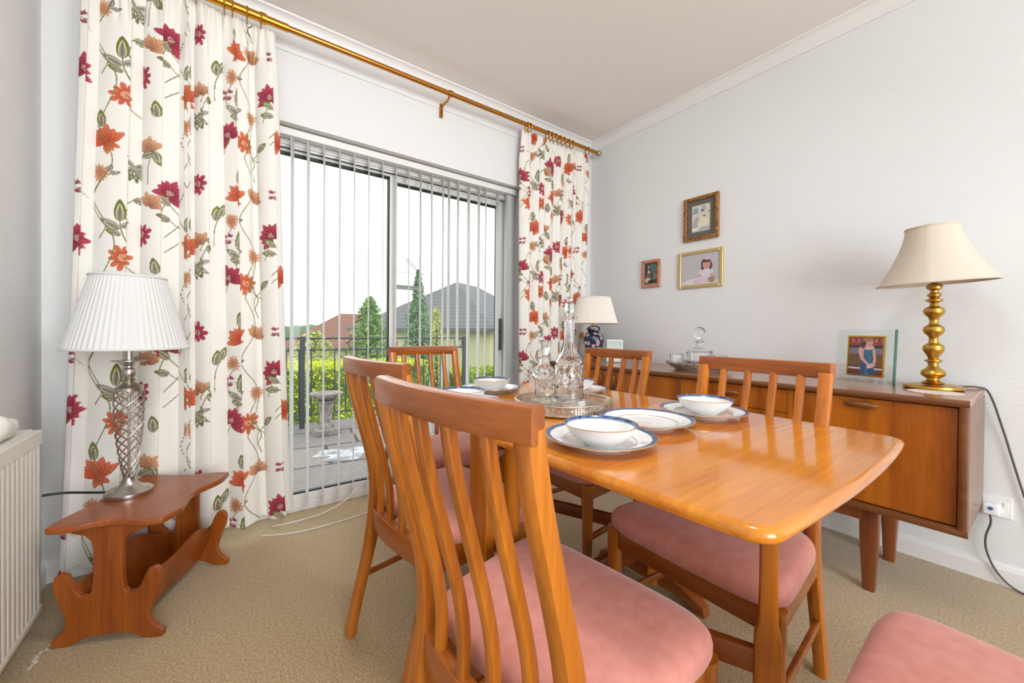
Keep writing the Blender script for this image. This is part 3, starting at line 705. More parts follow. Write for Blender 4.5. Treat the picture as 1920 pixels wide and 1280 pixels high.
# ================================================================== TABLE
tb = thing('dining_table', 'glossy orange teak drop-leaf dining table laid with plates', 'table', (1.0, .9, 0))
O = tb.location
def top_outline(y0, y1, cut_lo, cut_hi):
    """boat shaped top between y0..y1 ; returns ccw outline"""
    def half(y):
        t = (y - .9) / .71; return .446 - .026 * t * t
    pts = []; rc = .045
    n = 14
    def end(y, sgn):
        e = []
        hw = half(y - sgn * 0) - .0
        for k in range(7):
            a = k / 6 * PI / 2
            e.append((hw - rc + rc * math.cos(a), y - sgn * rc + sgn * rc * math.sin(a)))
        mid = []
        for k in range(1, 12):
            x = (hw - rc) * (1 - 2 * k / 12); mid.append((x, y + sgn * .014 * (1 - (x / (hw - rc)) ** 2)))
        o = [(-p[0], p[1]) for p in e[::-1]]
        return e + mid + o
    if cut_hi: hi = [(half(y1), y1), (-half(y1), y1)]
    else: hi = end(y1, 1)
    if cut_lo: lo = [(-half(y0), y0), (half(y0), y0)]
    else: lo = [(p[0], p[1]) for p in end(y0, -1)][::-1]
    a, b = hi[-1], lo[0]; left = [(-half(a[1] + (b[1] - a[1]) * k / 10), a[1] + (b[1] - a[1]) * k / 10) for k in range(1, 10)]
    a, b = lo[-1], hi[0]; right = [(half(a[1] + (b[1] - a[1]) * k / 10), a[1] + (b[1] - a[1]) * k / 10) for k in range(1, 10)]
    return [(1.0 + p[0], p[1]) for p in hi + left + lo + right]
for nm, y0, y1, a, b in (('near', .207, .872, False, True), ('far', .8735, 1.60, True, False)):
    ol = [Vector((p[0], p[1], 0)) for p in top_outline(y0, y1, a, b)]; nn = len(ol); nr = []
    for i in range(nn):
        d = (ol[(i + 1) % nn] - ol[i - 1]); q = Vector((d.y, -d.x, 0)).normalized()
        if q.dot(ol[i] - Vector((1.0, (y0 + y1) / 2, 0))) < 0: q = -q
        if (b and abs(ol[i].y - y1) < 1e-5) or (a and abs(ol[i].y - y0) < 1e-5): q = Vector((math.copysign(1, q.x), 0, 0))
        nr.append(q)
    R = [[p + q * k + Vector((0, 0, z)) for p, q in zip(ol, nr)] for z, k in ((.711, -.012), (.7118, -.007), (.7145, -.003), (.7185, -.0006), (.723, 0), (.7275, -.001), (.7315, -.004), (.734, -.008), (.735, -.013))]
    o = obj('tabletop_leaf', MB().rings(R), M['table'], tb, True, offs=O)
    for pl in o.data.polygons:
        if len(pl.vertices) > 8: pl.use_smooth = False
# trestle ends
for x, yy in ((.58, .925), (1.375, .935)):
    obj('trestle_leg', MB().box2((x - .014, yy - .045, .09), (x + .014, yy + .045, .711)), M['tleg'], tb, bevel=.004, offs=O)
    foot = [(-.24, 0), (-.2, 0), (-.17, .025), (.17, .025), (.2, 0), (.24, 0), (.235, .03), (.18, .055), (.12, .075), (.07, .12), (-.07, .12), (-.12, .075), (-.18, .055), (-.235, .03)]
    obj('trestle_foot', MB().prism(foot, x - .02, x + .02, lambda y, z, h: (h, yy + y, z)), M['tlegh'], tb, bevel=.003, offs=O)
st = MB().box2((.596, .925, .12), (1.361, .955, .19)); obj('stretcher', st, M['tlegh'], tb, bevel=.004, offs=O)
bx = MB().box2((.6, .92, .66), (1.36, 1.0, .709)); obj('top_bearer', bx, M['tlegh'], tb, bevel=.004, offs=O)
for px0, py0, lx, ly_, zr_ in ((.655, .885, .90, .331, .325), (1.345, .895, 1.1, 1.449, .235)):
    d = Vector((lx - px0, ly_ - py0, 0)); L = d.length; d.normalize(); nrm = Vector((-d.y, d.x, 0)); A = Vector((px0, py0, 0)); B = Vector((lx, ly_, 0))
    g = MB().bar([A + Vector((0, 0, .03)), A + Vector((0, 0, .705))], .034, .034, d, .25)
    obj('gate_post', g, M['tleg'], tb, True, offs=O)
    zz = [.708, .5, .415, .385, .35, .2, .0]; ww_ = [.032, .032, .034, .046, .05, .05, .046]
    g = MB().bar([B + Vector((0, 0, z)) for z in zz], ww_, [.034] * 7, d, .35)
    obj('gate_leg', g, M['tleg'], tb, True, offs=O)
    obj('gate_rail', MB().bar([A + Vector((0, 0, zr_)), B + Vector((0, 0, zr_))], .05, .02, (0, 0, 1), .2), M['tlegh'], tb, True, offs=O)
    obj('gate_rail', MB().bar([A + Vector((0, 0, .682)), B + Vector((0, 0, .682))], .045, .02, (0, 0, 1), .2), M['tlegh'], tb, True, offs=O)

# ================================================================== CHINA
ZTB = .7355
def make_plate(label, R=.1305):
    t = thing('dinner_plate', label, 'plate', (0, 0, 0), 0, 'blue-rimmed dinner plates')
    k = R / .134
    obj('plate_body', MB().lathe([(0, .0035), (.07 * k, .0035), (.072 * k, 0), (.078 * k, 0), (.08 * k, .004), (.1 * k, .012), (.134 * k, .0195), (.1345 * k, .0205), (.133 * k, .0218), (.1 * k, .0155), (.084 * k, .008), (.07 * k, .0062), (0, .006)], 64), M['china'], t, True)
    obj('blue_band', MB().lathe([(.1215 * k, .01995), (.1225 * k, .0205), (.1318 * k, .0222), (.133 * k, .0221)], 64, cap0=False, cap1=False), M['blue'], t, True)
    gb = MB().tube([(.134 * k * math.cos(a), .134 * k * math.sin(a), .021) for a in [2 * PI * i / 64 for i in range(64)]], .0009, 6, True)
    gb.tube([(.087 * k * math.cos(a), .087 * k * math.sin(a), .0104) for a in [2 * PI * i / 64 for i in range(64)]], .0006, 4, True)
    obj('gold_line', gb, M['gold'], t, True)
    return t
def make_bowl(label):
    t = thing('cereal_bowl', label, 'bowl', (0, 0, 0), 0, 'blue-rimmed bowls')
    obj('bowl_body', MB().lathe([(0, .003), (.03, .003), (.032, 0), (.037, 0), (.039, .004), (.061, .018), (.075, .033), (.0835, .0475), (.084, .0485), (.0825, .0488), (.073, .035), (.058, .02), (.036, .009), (0, .0075)], 64), M['china'], t, True)
    obj('blue_band', MB().lathe([(.0767, .0418), (.078, .0422), (.082, .0488), (.083, .0492)], 64, cap0=False, cap1=False), M['blue'], t, True)
    gb = MB().tube([(( .0838) * math.cos(a), ( .0838) * math.sin(a), .0487) for a in [2 * PI * i / 64 for i in range(64)]], .0009, 6, True)
    obj('gold_line', gb, M['gold'], t, True)
    return t
sets = [
    ((.727, .63), (.703, .608), 'nearest dinner plate, by the closest chair, with a bowl on it', 'blue-rimmed bowl on the nearest plate, right beside the closest chair'),
    ((1.249, .655), (1.252, .65), 'blue-rimmed plate with bowl at the chair nearest the brass lamp', 'blue-rimmed bowl on the plate nearest the sideboard and brass lamp'),
    ((.965, 1.462), (.957, 1.452), 'blue-rimmed plate with bowl at the far end by the patio door', 'blue-rimmed bowl on the far end plate by the patio door'),
    ((1.27, 1.226), (1.258, 1.232), 'blue-rimmed plate half hidden behind the tall decanter', 'blue-rimmed bowl half hidden behind the tall decanter'),
    ((.695, 1.235), (.69, 1.235), 'plate mostly hidden behind the closest chair back, left of the silver tray', 'bowl peeking above the closest chair back, only its blue rim showing'),
]
p0 = make_plate(sets[0][2]); b0 = make_bowl(sets[0][3])
for i, (pc, bc, pl, blb) in enumerate(sets):
    p = p0 if i == 0 else dup(p0, (0, 0, 0), 0, pl); p.location = (pc[0], pc[1], ZTB)
    b = b0 if i == 0 else dup(b0, (0, 0, 0), 0, blb); b.location = (bc[0], bc[1], ZTB + .0065)
dup(p0, (.985, .682, ZTB), 0, 'empty blue-rimmed dinner plate without a bowl, in front of the silver tray')

# tray
TR = (.945, .985)
tr = thing('silver_tray', 'round silver gallery tray with pierced rim holding the decanters', 'tray', (TR[0], TR[1], ZTB))
obj('tray_base', MB().lathe([(0, .003), (.16, .003), (.162, .002), (.164, .006), (.16, .008), (0, .008)], 64), M['silver'], tr, True)
ga = MB()
for i in range(120):
    a = 2 * PI * i / 120; ga.box((.1645 * math.cos(a), .1645 * math.sin(a), .021), (.0018, .0045, .028), a)
obj('pierced_gallery', ga, M['silver'], tr)
rm = MB()
for z, q in ((.007, .0022), (.021, .0015), (.0355, .0028)):
    rm.tube([(.1645 * math.cos(a), .1645 * math.sin(a), z) for a in [2 * PI * i / 64 for i in range(64)]], q, 8, True)
obj('tray_rim', rm, M['silver'], tr, True)

# decanters
def cut(n, dep, z0, z1):
    return lambda th, z: 1 - (dep * (.5 + .5 * math.cos(n * th)) if z0 < z < z1 else 0)
td = thing('glass_decanter', 'tall clear cut-glass decanter with long neck and stopper on the silver tray', 'decanter', (.937, .95, ZTB + .0082))
def dense(prof, n=5):
    P = spline([(p[0], p[1], 0) for p in prof], n); return [(max(p.x, .0005), p.y) for p in P]
prof = dense([(.0, .0), (.062, .0), (.064, .006), (.06, .016), (.051, .04), (.0485, .06), (.05, .08), (.0535, .1), (.0535, .12), (.049, .145), (.041, .168), (.031, .19), (.0225, .215), (.0185, .24), (.0175, .27), (.018, .295), (.0255, .304), (.026, .308), (.019, .31)])
inner = dense([(.012, .31), (.0125, .27), (.014, .24), (.02, .2), (.034, .17), (.044, .14), (.048, .115), (.045, .085), (.043, .06), (.042, .035), (.03, .022), (.0, .02)])
def cutter(th, z):
    if .075 < z < .15:
        return 1 - .05 * abs(math.sin(6 * th + (z - .1) * 60)) - .04 * abs(math.sin(6 * th - (z - .1) * 60))
    if .17 < z < .3: return 1 - .06 * (.5 + .5 * math.cos(10 * th))
    return 1
dm = MB(); seg = 72
def lat(prof, rf, seg): return [[(max(r, .0004) * rf(2 * PI * i / seg, z) * math.cos(2 * PI * i / seg), max(r, .0004) * rf(2 * PI * i / seg, z) * math.sin(2 * PI * i / seg), z) for i in range(seg)] for r, z in prof]
dm.rings(lat(prof, cutter, seg) + lat(inner, lambda a, z: 1, seg))
obj('decanter_body', dm, M['crystal'], td, True)
obj('stopper', MB().lathe([(.0, .29), (.0105, .29), (.0125, .311), (.009, .314), (.009, .317), (.013, .321), (.0145, .33), (.0135, .352), (.0085, .36), (.011, .366), (.0095, .374), (0, .376)], 8), M['crystal'], td)
sd = thing('glass_decanter', 'short squat cut-glass decanter with fluted stopper left of the tall one', 'decanter', (.945, 1.085, ZTB + .0082))
prof = dense([(.0, .0), (.034, .0), (.036, .006), (.035, .03), (.034, .06), (.039, .085), (.049, .1), (.05, .108), (.043, .12), (.03, .13), (.021, .138), (.0185, .148), (.021, .16), (.0235, .163), (.018, .165)])
inner = dense([(.012, .165), (.0125, .15), (.016, .138), (.032, .118), (.036, .1), (.027, .07), (.027, .03), (.02, .018), (0, .016)])
dm = MB(); dm.rings(lat(prof, lambda th, z: 1 - (.06 * abs(math.sin(5 * th + z * 70)) + .05 * abs(math.sin(5 * th - z * 70)) if z < .098 else 0), 60) + lat(inner, lambda a, z: 1, 60))
obj('decanter_body', dm, M['crystal'], sd, True)
obj('stopper', MB().lathe([(0, .15), (.011, .15), (.012, .168), (.0105, .172), (.015, .178), (.02, .2), (.0215, .222), (.019, .227), (0, .226)], 48, rf=lambda th, z: 1 - .08 * (.5 + .5 * math.cos(12 * th))), M['crystal'], sd)

# ================================================================== SIDEBOARD
SX0, SX1, SY0, SY1, SZ0, SZ1 = 1.98, 2.505, .145, 2.2, .327, .784
sb = thing('sideboard', 'long teak sideboard with doors and drawers on tapered legs against the right wall', 'sideboard', (2.24, 1.15, 0))
O = sb.location
t = .026
obj('top_panel', MB().box2((SX0, SY0, SZ1 - t), (SX1, SY1, SZ1)), M['sidetop'], sb, bevel=.004, offs=O)
obj('bottom_panel', MB().box2((SX0, SY0, SZ0), (SX1, SY1, SZ0 + t)), M['sidedark'], sb, bevel=.006, offs=O)
obj('side_panel', MB().box2((SX0 + .001, SY0, SZ0 + t), (SX1, SY0 + t, SZ1 - t)), M['sidedarkz'], sb, bevel=.003, offs=O)
obj('side_panel', MB().box2((SX0 + .001, SY1 - t, SZ0 + t), (SX1, SY1, SZ1 - t)), M['sidedarkz'], sb, bevel=.003, offs=O)
lp = MB()
lp.bar([(SX0 - .001, SY0, SZ1 - .013), (SX0 - .001, SY1, SZ1 - .013)], .024, .018, (0, 0, 1), .8)
lp.bar([(SX0 - .001, SY0, SZ0 + .013), (SX0 - .001, SY1, SZ0 + .013)], .024, .018, (0, 0, 1), .8)
lp.bar([(SX0 - .001, SY0 + .013, SZ0 + .022), (SX0 - .001, SY0 + .013, SZ1 - .022)], .024, .018, (0, 1, 0), .8)
lp.bar([(SX0 - .001, SY1 - .013, SZ0 + .022), (SX0 - .001, SY1 - .013, SZ1 - .022)], .024, .018, (0, 1, 0), .8)
obj('front_lipping', lp, M['sidedark'], sb, True, offs=O)
obj('back_panel', MB().box2((SX1 - .008, SY0 + t, SZ0 + t), (SX1, SY1 - t, SZ1 - t)), M['sidedark'], sb, offs=O)
fx0, fx1 = SX0 + .01, SX0 + .028
zb, ztp = SZ0 + t + .002, SZ1 - t - .002
def handle(parent, y0, y1, z):
    hm = MB(); R = []
    for k in range(15):
        q = -1 + 2 * k / 14; y = (y0 + y1) / 2 + q * (y1 - y0) / 2; r = math.sqrt(max(.02, 1 - abs(q) ** 2.2))
        R.append([(fx0 - .004 - .013 * r * (1 + math.cos(a)) / 1.4, y, z + .012 * r * math.sin(a)) for a in [2 * PI * i / 14 for i in range(14)]])
    hm.rings(R); obj('handle', hm, M['sidedark'], parent, True, offs=O)
def front(name, y0, y1, z0, z1):
    return obj(name, MB().box2((fx0, y0 + .0015, z0 + .0015), (fx1, y1 - .0015, z1 - .0015)), M['side'], sb, bevel=.0015, offs=O)
d1 = front('door', SY0 + t, .648, zb, ztp); handle(d1, .37, .475, .73)
obj('divider', MB().box2((fx0 - .002, .648, zb), (fx1 + .2, .668, ztp)), M['side'], sb, bevel=.001, offs=O)
z = ztp
for k, hgt in enumerate((.103, .103, .103, .09)):
    d = front('drawer', .668, 1.17, z - hgt, z); handle(d, .865, .965, z - .04); z -= hgt
obj('divider', MB().box2((fx0 - .002, 1.17, zb), (fx1 + .2, 1.19, ztp)), M['sidedarkz'], sb, bevel=.001, offs=O)
d2 = front('door', 1.19, 1.665, zb, ztp); d3 = front('door', 1.668, SY1 - t, zb, ztp)
for d, y in ((d2, 1.615), (d3, 1.72)):
    hm = MB(); R = []
    for k in range(15):
        q = -1 + 2 * k / 14; r = math.sqrt(max(.02, 1 - abs(q) ** 2.4))
        R.append([(fx0 - .003 - .01 * r * (1 + math.cos(a)), y + .018 * r * math.sin(a), .69 + q * .05) for a in [2 * PI * i / 14 for i in range(14)]])
    hm.rings(R); obj('handle', hm, M['sidedark'], d, True, offs=O)
for y in (.402, 1.95):
    for x in (2.045, 2.385):
        obj('leg', MB().bar([(x, y, SZ0 + .002), (x, y, .2), (x, y, 0)], [.062, .056, .036], [.05, .046, .032], (0, 1, 0), .4), M['sleg'], sb, True, offs=O)
ur = MB(); ur.box2((2.02, .42, SZ0 - .055), (2.045, 1.94, SZ0 - .002)); ur.box2((2.375, .42, SZ0 - .055), (2.4, 1.94, SZ0 - .002)); ur.box2((2.06, .39, SZ0 - .05), (2.375, .412, SZ0 - .002))
obj('under_frame', ur, M['sleg'], sb, bevel=.004, offs=O)

# brass lamp
bl_ = thing('table_lamp', 'tall bulbous brass table lamp with crooked cream shade on the right end of the sideboard', 'lamp', (2.3, .268, SZ1 + .0005))
prof = [(0, 0), (.083, 0), (.088, .006), (.086, .014), (.07, .018), (.03, .022), (.034, .025), (.026, .031), (.019, .036), (.018, .042), (.03, .05), (.037, .06), (.034, .072), (.022, .082), (.015, .092), (.016, .106), (.0265, .111), (.0265, .115), (.015, .12), (.018, .132), (.029, .15), (.032, .162), (.029, .174), (.016, .184), (.013, .196), (.015, .21), (.028, .224), (.032, .236), (.029, .248), (.016, .258), (.0125, .27), (.016, .286), (.028, .299), (.032, .311), (.028, .323), (.014, .332), (.011, .344), (.0265, .353), (.0265, .357), (.012, .364), (.021, .374), (.021, .379), (.011, .386), (.012, .394), (.022, .401), (.0245, .41), (.021, .419), (.01, .424), (.008, .45), (.0, .45)]
obj('lamp_base', MB().lathe(prof, 40), M['abrass'], bl_, True)
shp = bpy.data.objects.new('dummy', None)
tilt = Matrix.Translation((0, 0, .424)) @ Matrix.Rotation(math.radians(3.6), 4, Vector((.593, .805, 0)).normalized() * -1)
sm = MB(); R = []
def rad(t): return .076 + (.17 - .076) * t ** 1.5
for k in range(13):
    tt = 1 - k / 12; r = rad(tt)
    R.append([tilt @ Vector((r * (1 + (.02 if i % 8 == 0 else 0)) * math.cos(2 * PI * i / 64), r * (1 + (.02 if i % 8 == 0 else 0)) * math.sin(2 * PI * i / 64), .225 * (1 - tt))) for i in range(64)])
R2 = [[p * 1 for p in r] for r in R]
sm.rings(R + [[Vector((p.x * .985, p.y * .985, p.z)) for p in r] for r in R[::-1]], closed=True)
sh = obj('lamp_shade', sm, M['cream'], bl_, True)
for k in (0, 12): obj('shade_trim', MB().tube([p for p in R2[k]], .0035, 8, True), M['cream'], sh, True)
bulb = MB().lathe([(.008, .448), (.014, .455), (.014, .51), (.0, .51)], 16); obj('lamp_socket', bulb, M['abrass'], bl_, True)
cb = spline([(.085, -.01, .008), (.13, -.06, .006), (.17, -.105, .006), (.2, -.135, -.02), (.214, -.17, -.16), (.218, -.2, -.3), (.218, -.235, -.45), (.218, -.29, -.62), (.214, -.36, -.74), (.2, -.45, -.779), (.19, -.7, -.7805)], 8)
obj('lamp_cable', MB().tube(cb, .0035, 8), M['cable'], bl_, True)
bpy.data.objects.remove(shp)
# doily
pts = []
for i in range(96):
    a = 2 * PI * i / 96; r = .072 * (1 + .05 * abs(math.sin(12 * a))); pts.append((2.172 + r * math.cos(a), .247 + r * math.sin(a)))
tag(obj('lace_doily', MB().prism(pts, SZ1 + .0004, SZ1 + .002), M['doily']), 'small scalloped pale pink doily in front of the brass lamp', 'doily')

# wall socket and plug
sk_ = thing('wall_socket', 'white double wall socket low on the right wall beside the sideboard', 'socket', (XR, .113, .31))
obj('face_plate', MB().box((-.004, 0, 0), (.008, .085, .086)), M['plug'], sk_, bevel=.003)
obj('switch', MB().box((-.009, -.026, .01), (.004, .012, .02)), M['plug'], sk_, bevel=.001)
pg = thing('mains_plug', 'white plug with blue button and trailing grey cable in the wall socket', 'plug', (XR - .0085, .125, .3))
obj('plug_body', MB().box((-.016, 0, 0), (.03, .05, .048)), M['plug'], pg, bevel=.01, seg=4)
obj('plug_button', MB().tube([(-.031, 0, .004), (-.0335, 0, .004)], .007, 16), M['pblue'], pg, True)
cb = spline([(-.014, .002, -.024), (-.016, .0, -.06), (-.018, .012, -.12), (-.018, .008, -.18), (-.02, -.02, -.25), (-.03, -.07, -.292), (-.04, -.15, -.295), (-.05, -.4, -.295)], 8)
obj('plug_cable', MB().tube(cb, .0035, 8), M['cable'], pg, True)

# ------------------------------------------------------------------ printed pictures
class Pic(Canvas):
    def ell(s, cx, cz, rx, rz, col, rot=0):
        X = s.x[None, :] / s.w - cx; Z = s.z[:, None] / s.h - cz
        X = X * s.w; Z = Z * s.h; c, q = math.cos(rot), math.sin(rot)
        m = ((X * c + Z * q) / (rx * s.w)) ** 2 + ((-X * q + Z * c) / (rz * s.h)) ** 2 < 1; s.img[m] = s2l(*col)[:3]
    def rect(s, x0, x1, z0, z1, col):
        X = s.x[None, :] / s.w + 0 * s.z[:, None]; Z = s.z[:, None] / s.h + 0 * s.x[None, :]
        s.img[(X >= x0) & (X <= x1) & (Z >= z0) & (Z <= z1)] = s2l(*col)[:3]
    def poly(s, P, col):
        X = s.x[None, :] / s.w + 0 * s.z[:, None]; Z = s.z[:, None] / s.h + 0 * s.x[None, :]; m = np.zeros(X.shape, bool); j = len(P) - 1
        for i in range(len(P)):
            xi, zi = P[i]; xj, zj = P[j]
            if zi != zj: m ^= ((zi > Z) != (zj > Z)) & (X < (xj - xi) * (Z - zi) / (zj - zi) + xi)
            j = i
        s.img[m] = s2l(*col)[:3]
def frame_on_wall(name, label, y0, y1, z0, z1, fw, dep, fmat, painter, matw=0, matcol=None):
    """picture on right wall; seen from -X, left of picture = +Y"""
    cy_, cz_ = (y0 + y1) / 2, (z0 + z1) / 2; W, H = y1 - y0, z1 - z0
    t = thing(name, label, 'picture', (XR - .002, cy_, cz_))
    m = MB()
    m.box((-dep / 2, W / 2 - fw / 2, 0), (dep, fw, H)); m.box((-dep / 2, -W / 2 + fw / 2, 0), (dep, fw, H)); m.box((-dep / 2, 0, H / 2 - fw / 2), (dep, W - 2 * fw, fw)); m.box((-dep / 2, 0, -H / 2 + fw / 2), (dep, W - 2 * fw, fw))
    obj('picture_frame', m, fmat, t, bevel=fw * .22, seg=3)
    iw, ih = W - 2 * fw, H - 2 * fw
    if matw:
        obj('mount', MB().box((-dep * .3, 0, 0), (.003, iw, ih)), plain('mount_board', s2l(*matcol), .8), t); iw -= 2 * matw; ih -= 2 * matw
        g = MB()
        for sy in (-1, 1): g.box((-dep * .3 - .002, sy * iw / 2, 0), (.002, .003, ih)); g.box((-dep * .3 - .002, 0, sy * ih / 2), (.002, iw, .003))
        obj('mount_fillet', g, M['lightgold'], t)
    nx, nz_ = 120, int(120 * ih / iw); cv = Pic(iw, ih, nx, nz_, (1, 1, 1)); painter(cv)
    Y = np.linspace(iw / 2, -iw / 2, nx)[None, :] + np.zeros((nz_, 1)); Z = np.linspace(-ih / 2, ih / 2, nz_)[:, None] + np.zeros((1, nx))
    V = np.stack([np.full_like(Y, -dep * .3 - .0022), Y, Z], 2)
    o = grid_object('print', V, nx, nz_, cv.img, M['photo'], t)
    s = o.modifiers.new('paper', 'SOLIDIFY'); s.thickness = .0006; s.offset = 0
    return t
def pA(c):
    c.img[:] = s2l(214, 208, 184)[:3]; c.rect(0, 1, 0, .12, (190, 190, 186)); c.rect(0, .42, .68, 1, (206, 208, 196)); c.ell(.2, .82, .16, .1, (140, 166, 178)); c.rect(.02, .34, .7, .74, (120, 140, 160))
    c.ell(.66, .86, .12, .12, (150, 182, 190)); c.ell(.58, .78, .06, .05, (60, 70, 80)); c.ell(.7, .66, .08, .1, (196, 198, 200)); c.ell(.69, .56, .06, .03, (80, 86, 92)); c.ell(.95, .7, .07, .03, (120, 130, 130))
    c.ell(.22, .34, .17, .24, (168, 172, 184), -.3); c.ell(.62, .3, .3, .22, (224, 216, 190)); c.poly([(.4, .1), (1, .02), (1, .16), (.5, .16)], (170, 174, 190)); c.ell(.14, .1, .2, .05, (240, 238, 230))
def pB(c):
    c.img[:] = s2l(188, 186, 190)[:3]; c.rect(0, 1, 0, .12, (212, 206, 214)); c.ell(.4, .1, .3, .1, (222, 216, 220))
    c.ell(.66, .66, .125, .17, (96, 62, 56)); c.ell(.58, .56, .05, .14, (92, 58, 54)); c.ell(.77, .58, .05, .12, (98, 66, 60)); c.ell(.67, .62, .095, .135, (208, 162, 146)); c.ell(.67, .74, .11, .05, (92, 60, 54))
    c.ell(.635, .63, .012, .014, (60, 40, 40)); c.ell(.705, .63, .012, .014, (60, 40, 40)); c.ell(.672, .55, .035, .014, (150, 70, 74)); c.ell(.672, .59, .012, .016, (194, 146, 132)); c.ell(.7, .82, .09, .05, (214, 186, 196)); c.ell(.67, .49, .04, .04, (204, 158, 142))
    c.ell(.66, .33, .15, .16, (214, 212, 216)); c.ell(.53, .4, .07, .06, (208, 206, 212), .5); c.ell(.79, .38, .06, .07, (210, 208, 212)); c.ell(.5, .27, .06, .04, (206, 164, 150), .4); c.ell(.8, .28, .04, .04, (204, 160, 146))
    c.ell(.56, .13, .22, .12, (216, 196, 206)); c.ell(.4, .08, .1, .06, (214, 190, 200)); c.ell(.8, .13, .09, .1, (166, 132, 116)); c.ell(.84, .2, .04, .06, (174, 142, 124))
def pC(c):
    c.img[:] = s2l(58, 58, 62)[:3]; c.rect(.45, 1, .45, .95, (84, 108, 104)); c.rect(.25, .4, .7, .9, (150, 152, 150)); c.ell(.36, .62, .15, .12, (40, 38, 38)); c.ell(.33, .58, .1, .1, (206, 186, 160)); c.ell(.42, .36, .28, .17, (112, 104, 84)); c.ell(.78, .35, .2, .14, (126, 128, 110)); c.ell(.25, .2, .22, .12, (196, 184, 148)); c.ell(.5, .12, .24, .08, (34, 32, 34)); c.ell(.36, .24, .12, .05, (206, 188, 164)); c.rect(0, 1, 0, .04, (150, 140, 110)); c.ell(.6, .4, .1, .12, (70, 66, 60))
frame_on_wall('framed_picture', 'ornate gilt framed pale watercolour with grey mount, highest of the three wall pictures', 1.232, 1.467, 1.612, 1.9, .024, .02, M['goldframe'], pA, .034, (104, 98, 96))
frame_on_wall('framed_photo', 'pale gold framed photo of a child in white, below the gilt picture', 1.203, 1.505, 1.3, 1.545, .022, .014, M['lightgold'], pB)
frame_on_wall('framed_photo', 'smallest reddish wood framed photo, left of the child photo on the wall', 1.644, 1.797, 1.332, 1.535, .024, .016, M['pinkwood'], pC)

# glass photo frame on the sideboard
def pD(c):
    c.img[:] = s2l(98, 74, 68)[:3]; c.rect(0, 1, .76, 1, (150, 76, 76)); c.rect(0, 1, .7, .77, (70, 58, 62)); c.rect(0, 1, .55, .7, (132, 126, 148)); c.rect(0, 1, .25, .55, (120, 92, 64)); c.rect(0, 1, .17, .21, (214, 200, 196)); c.rect(0, 1, .0, .17, (112, 66, 66))
    for k in range(13): c.rect(.02 + k * .08, .028 + k * .08, .22, .66, (50, 44, 46)); c.rect(.04 + k * .08, .07 + k * .08, .85, .93, (206, 150, 150) if k % 2 else (120, 60, 66)); c.rect(.02 + k * .08, .05 + k * .08, .03, .13, (70, 48, 52))
    c.rect(0, 1, .22, .24, (60, 50, 52))
    c.poly([(.36, 0), (.38, .34), (.46, .45), (.68, .45), (.74, .3), (.76, 0)], (52, 88, 122)); c.poly([(.44, .34), (.45, .66), (.56, .69), (.7, .67), (.7, .34)], (66, 110, 138)); c.poly([(.5, 0), (.52, .36), (.58, .36), (.56, 0)], (74, 116, 146))
    c.ell(.57, .72, .16, .06, (220, 180, 172)); c.poly([(.29, .62), (.34, .74), (.44, .72), (.45, .45), (.62, .3), (.58, .25), (.37, .42)], (214, 168, 164)); c.poly([(.7, .72), (.76, .66), (.8, .4), (.76, .26), (.7, .27), (.72, .45), (.69, .62)], (212, 168, 162)); c.ell(.67, .27, .08, .06, (216, 172, 168)); c.ell(.6, .23, .05, .03, (232, 214, 216))
    c.ell(.56, .88, .15, .1, (150, 112, 94)); c.ell(.44, .8, .09, .07, (74, 62, 76)); c.ell(.42, .74, .06, .05, (96, 66, 56)); c.ell(.6, .84, .09, .085, (212, 164, 150)); c.ell(.55, .92, .13, .05, (168, 126, 104)); c.ell(.57, .86, .01, .01, (60, 40, 40)); c.ell(.64, .86, .01, .01, (60, 40, 40)); c.ell(.615, .79, .025, .01, (150, 70, 70)); c.ell(.54, .76, .06, .04, (212, 166, 152))
A = Vector((2.335, .588, SZ1)); B = Vector((2.262, .378, SZ1)); dv = (B - A); Wf = dv.length
ang = math.atan2(dv.y, dv.x)
gf = thing('glass_photo_frame', 'clear glass photo frame on the sideboard showing a woman in a blue dress', 'photo frame', A, ang)
Hf = .238
def lean(x, y, z): return (x, y + .1 * z, z)
obj('glass_sheet', MB().prism([(0, 0.001), (Wf, 0.001), (Wf, Hf), (0, Hf)], -.004, .004, lambda x, z, h: (x, h + .06 * z, z)), M['clear'], gf)
obj('green_edge', MB().prism([(Wf, 0.001), (Wf + .003, 0.001), (Wf + .003, Hf), (Wf, Hf)], -.005, .009, lambda x, z, h: (x, h + .06 * z, z)), M['greenedge'], gf)
x0, x1, z0, z1 = Wf * .22, Wf * .86, Hf * .13, Hf * .885
g = MB(); bw = .006
for (a, b, c, d) in ((x0, x1, z0, z0 + bw), (x0, x1, z1 - bw, z1), (x0, x0 + bw, z0 + bw, z1 - bw), (x1 - bw, x1, z0 + bw, z1 - bw)):
    g.prism([(a, c), (b, c), (b, d), (a, d)], -.009, -.0045, lambda x, z, h: (x, h + .06 * z, z))
obj('gold_border', g, M['brass'], gf)
nx, nz_ = 110, 140; cv = Pic(x1 - x0, z1 - z0, nx, nz_, (1, 1, 1)); pD(cv)
Xg = np.linspace(x0 + .002, x1 - .002, nx)[None, :] + np.zeros((nz_, 1)); Zg = np.linspace(z0 + .002, z1 - .002, nz_)[:, None] + np.zeros((1, nx))
o = grid_object('print', np.stack([Xg, -.0062 + .06 * Zg, Zg], 2), nx, nz_, cv.img, M['photo'], gf); s = o.modifiers.new('paper', 'SOLIDIFY'); s.thickness = .0006
obj('stand_strut', MB().prism([(Wf * .45, 0.001), (Wf * .55, 0.001), (Wf * .55, .15), (Wf * .45, .15)], .0, .004, lambda x, z, h: (x, .06 - .28 * z + h + .004, z)), M['clear'], gf)

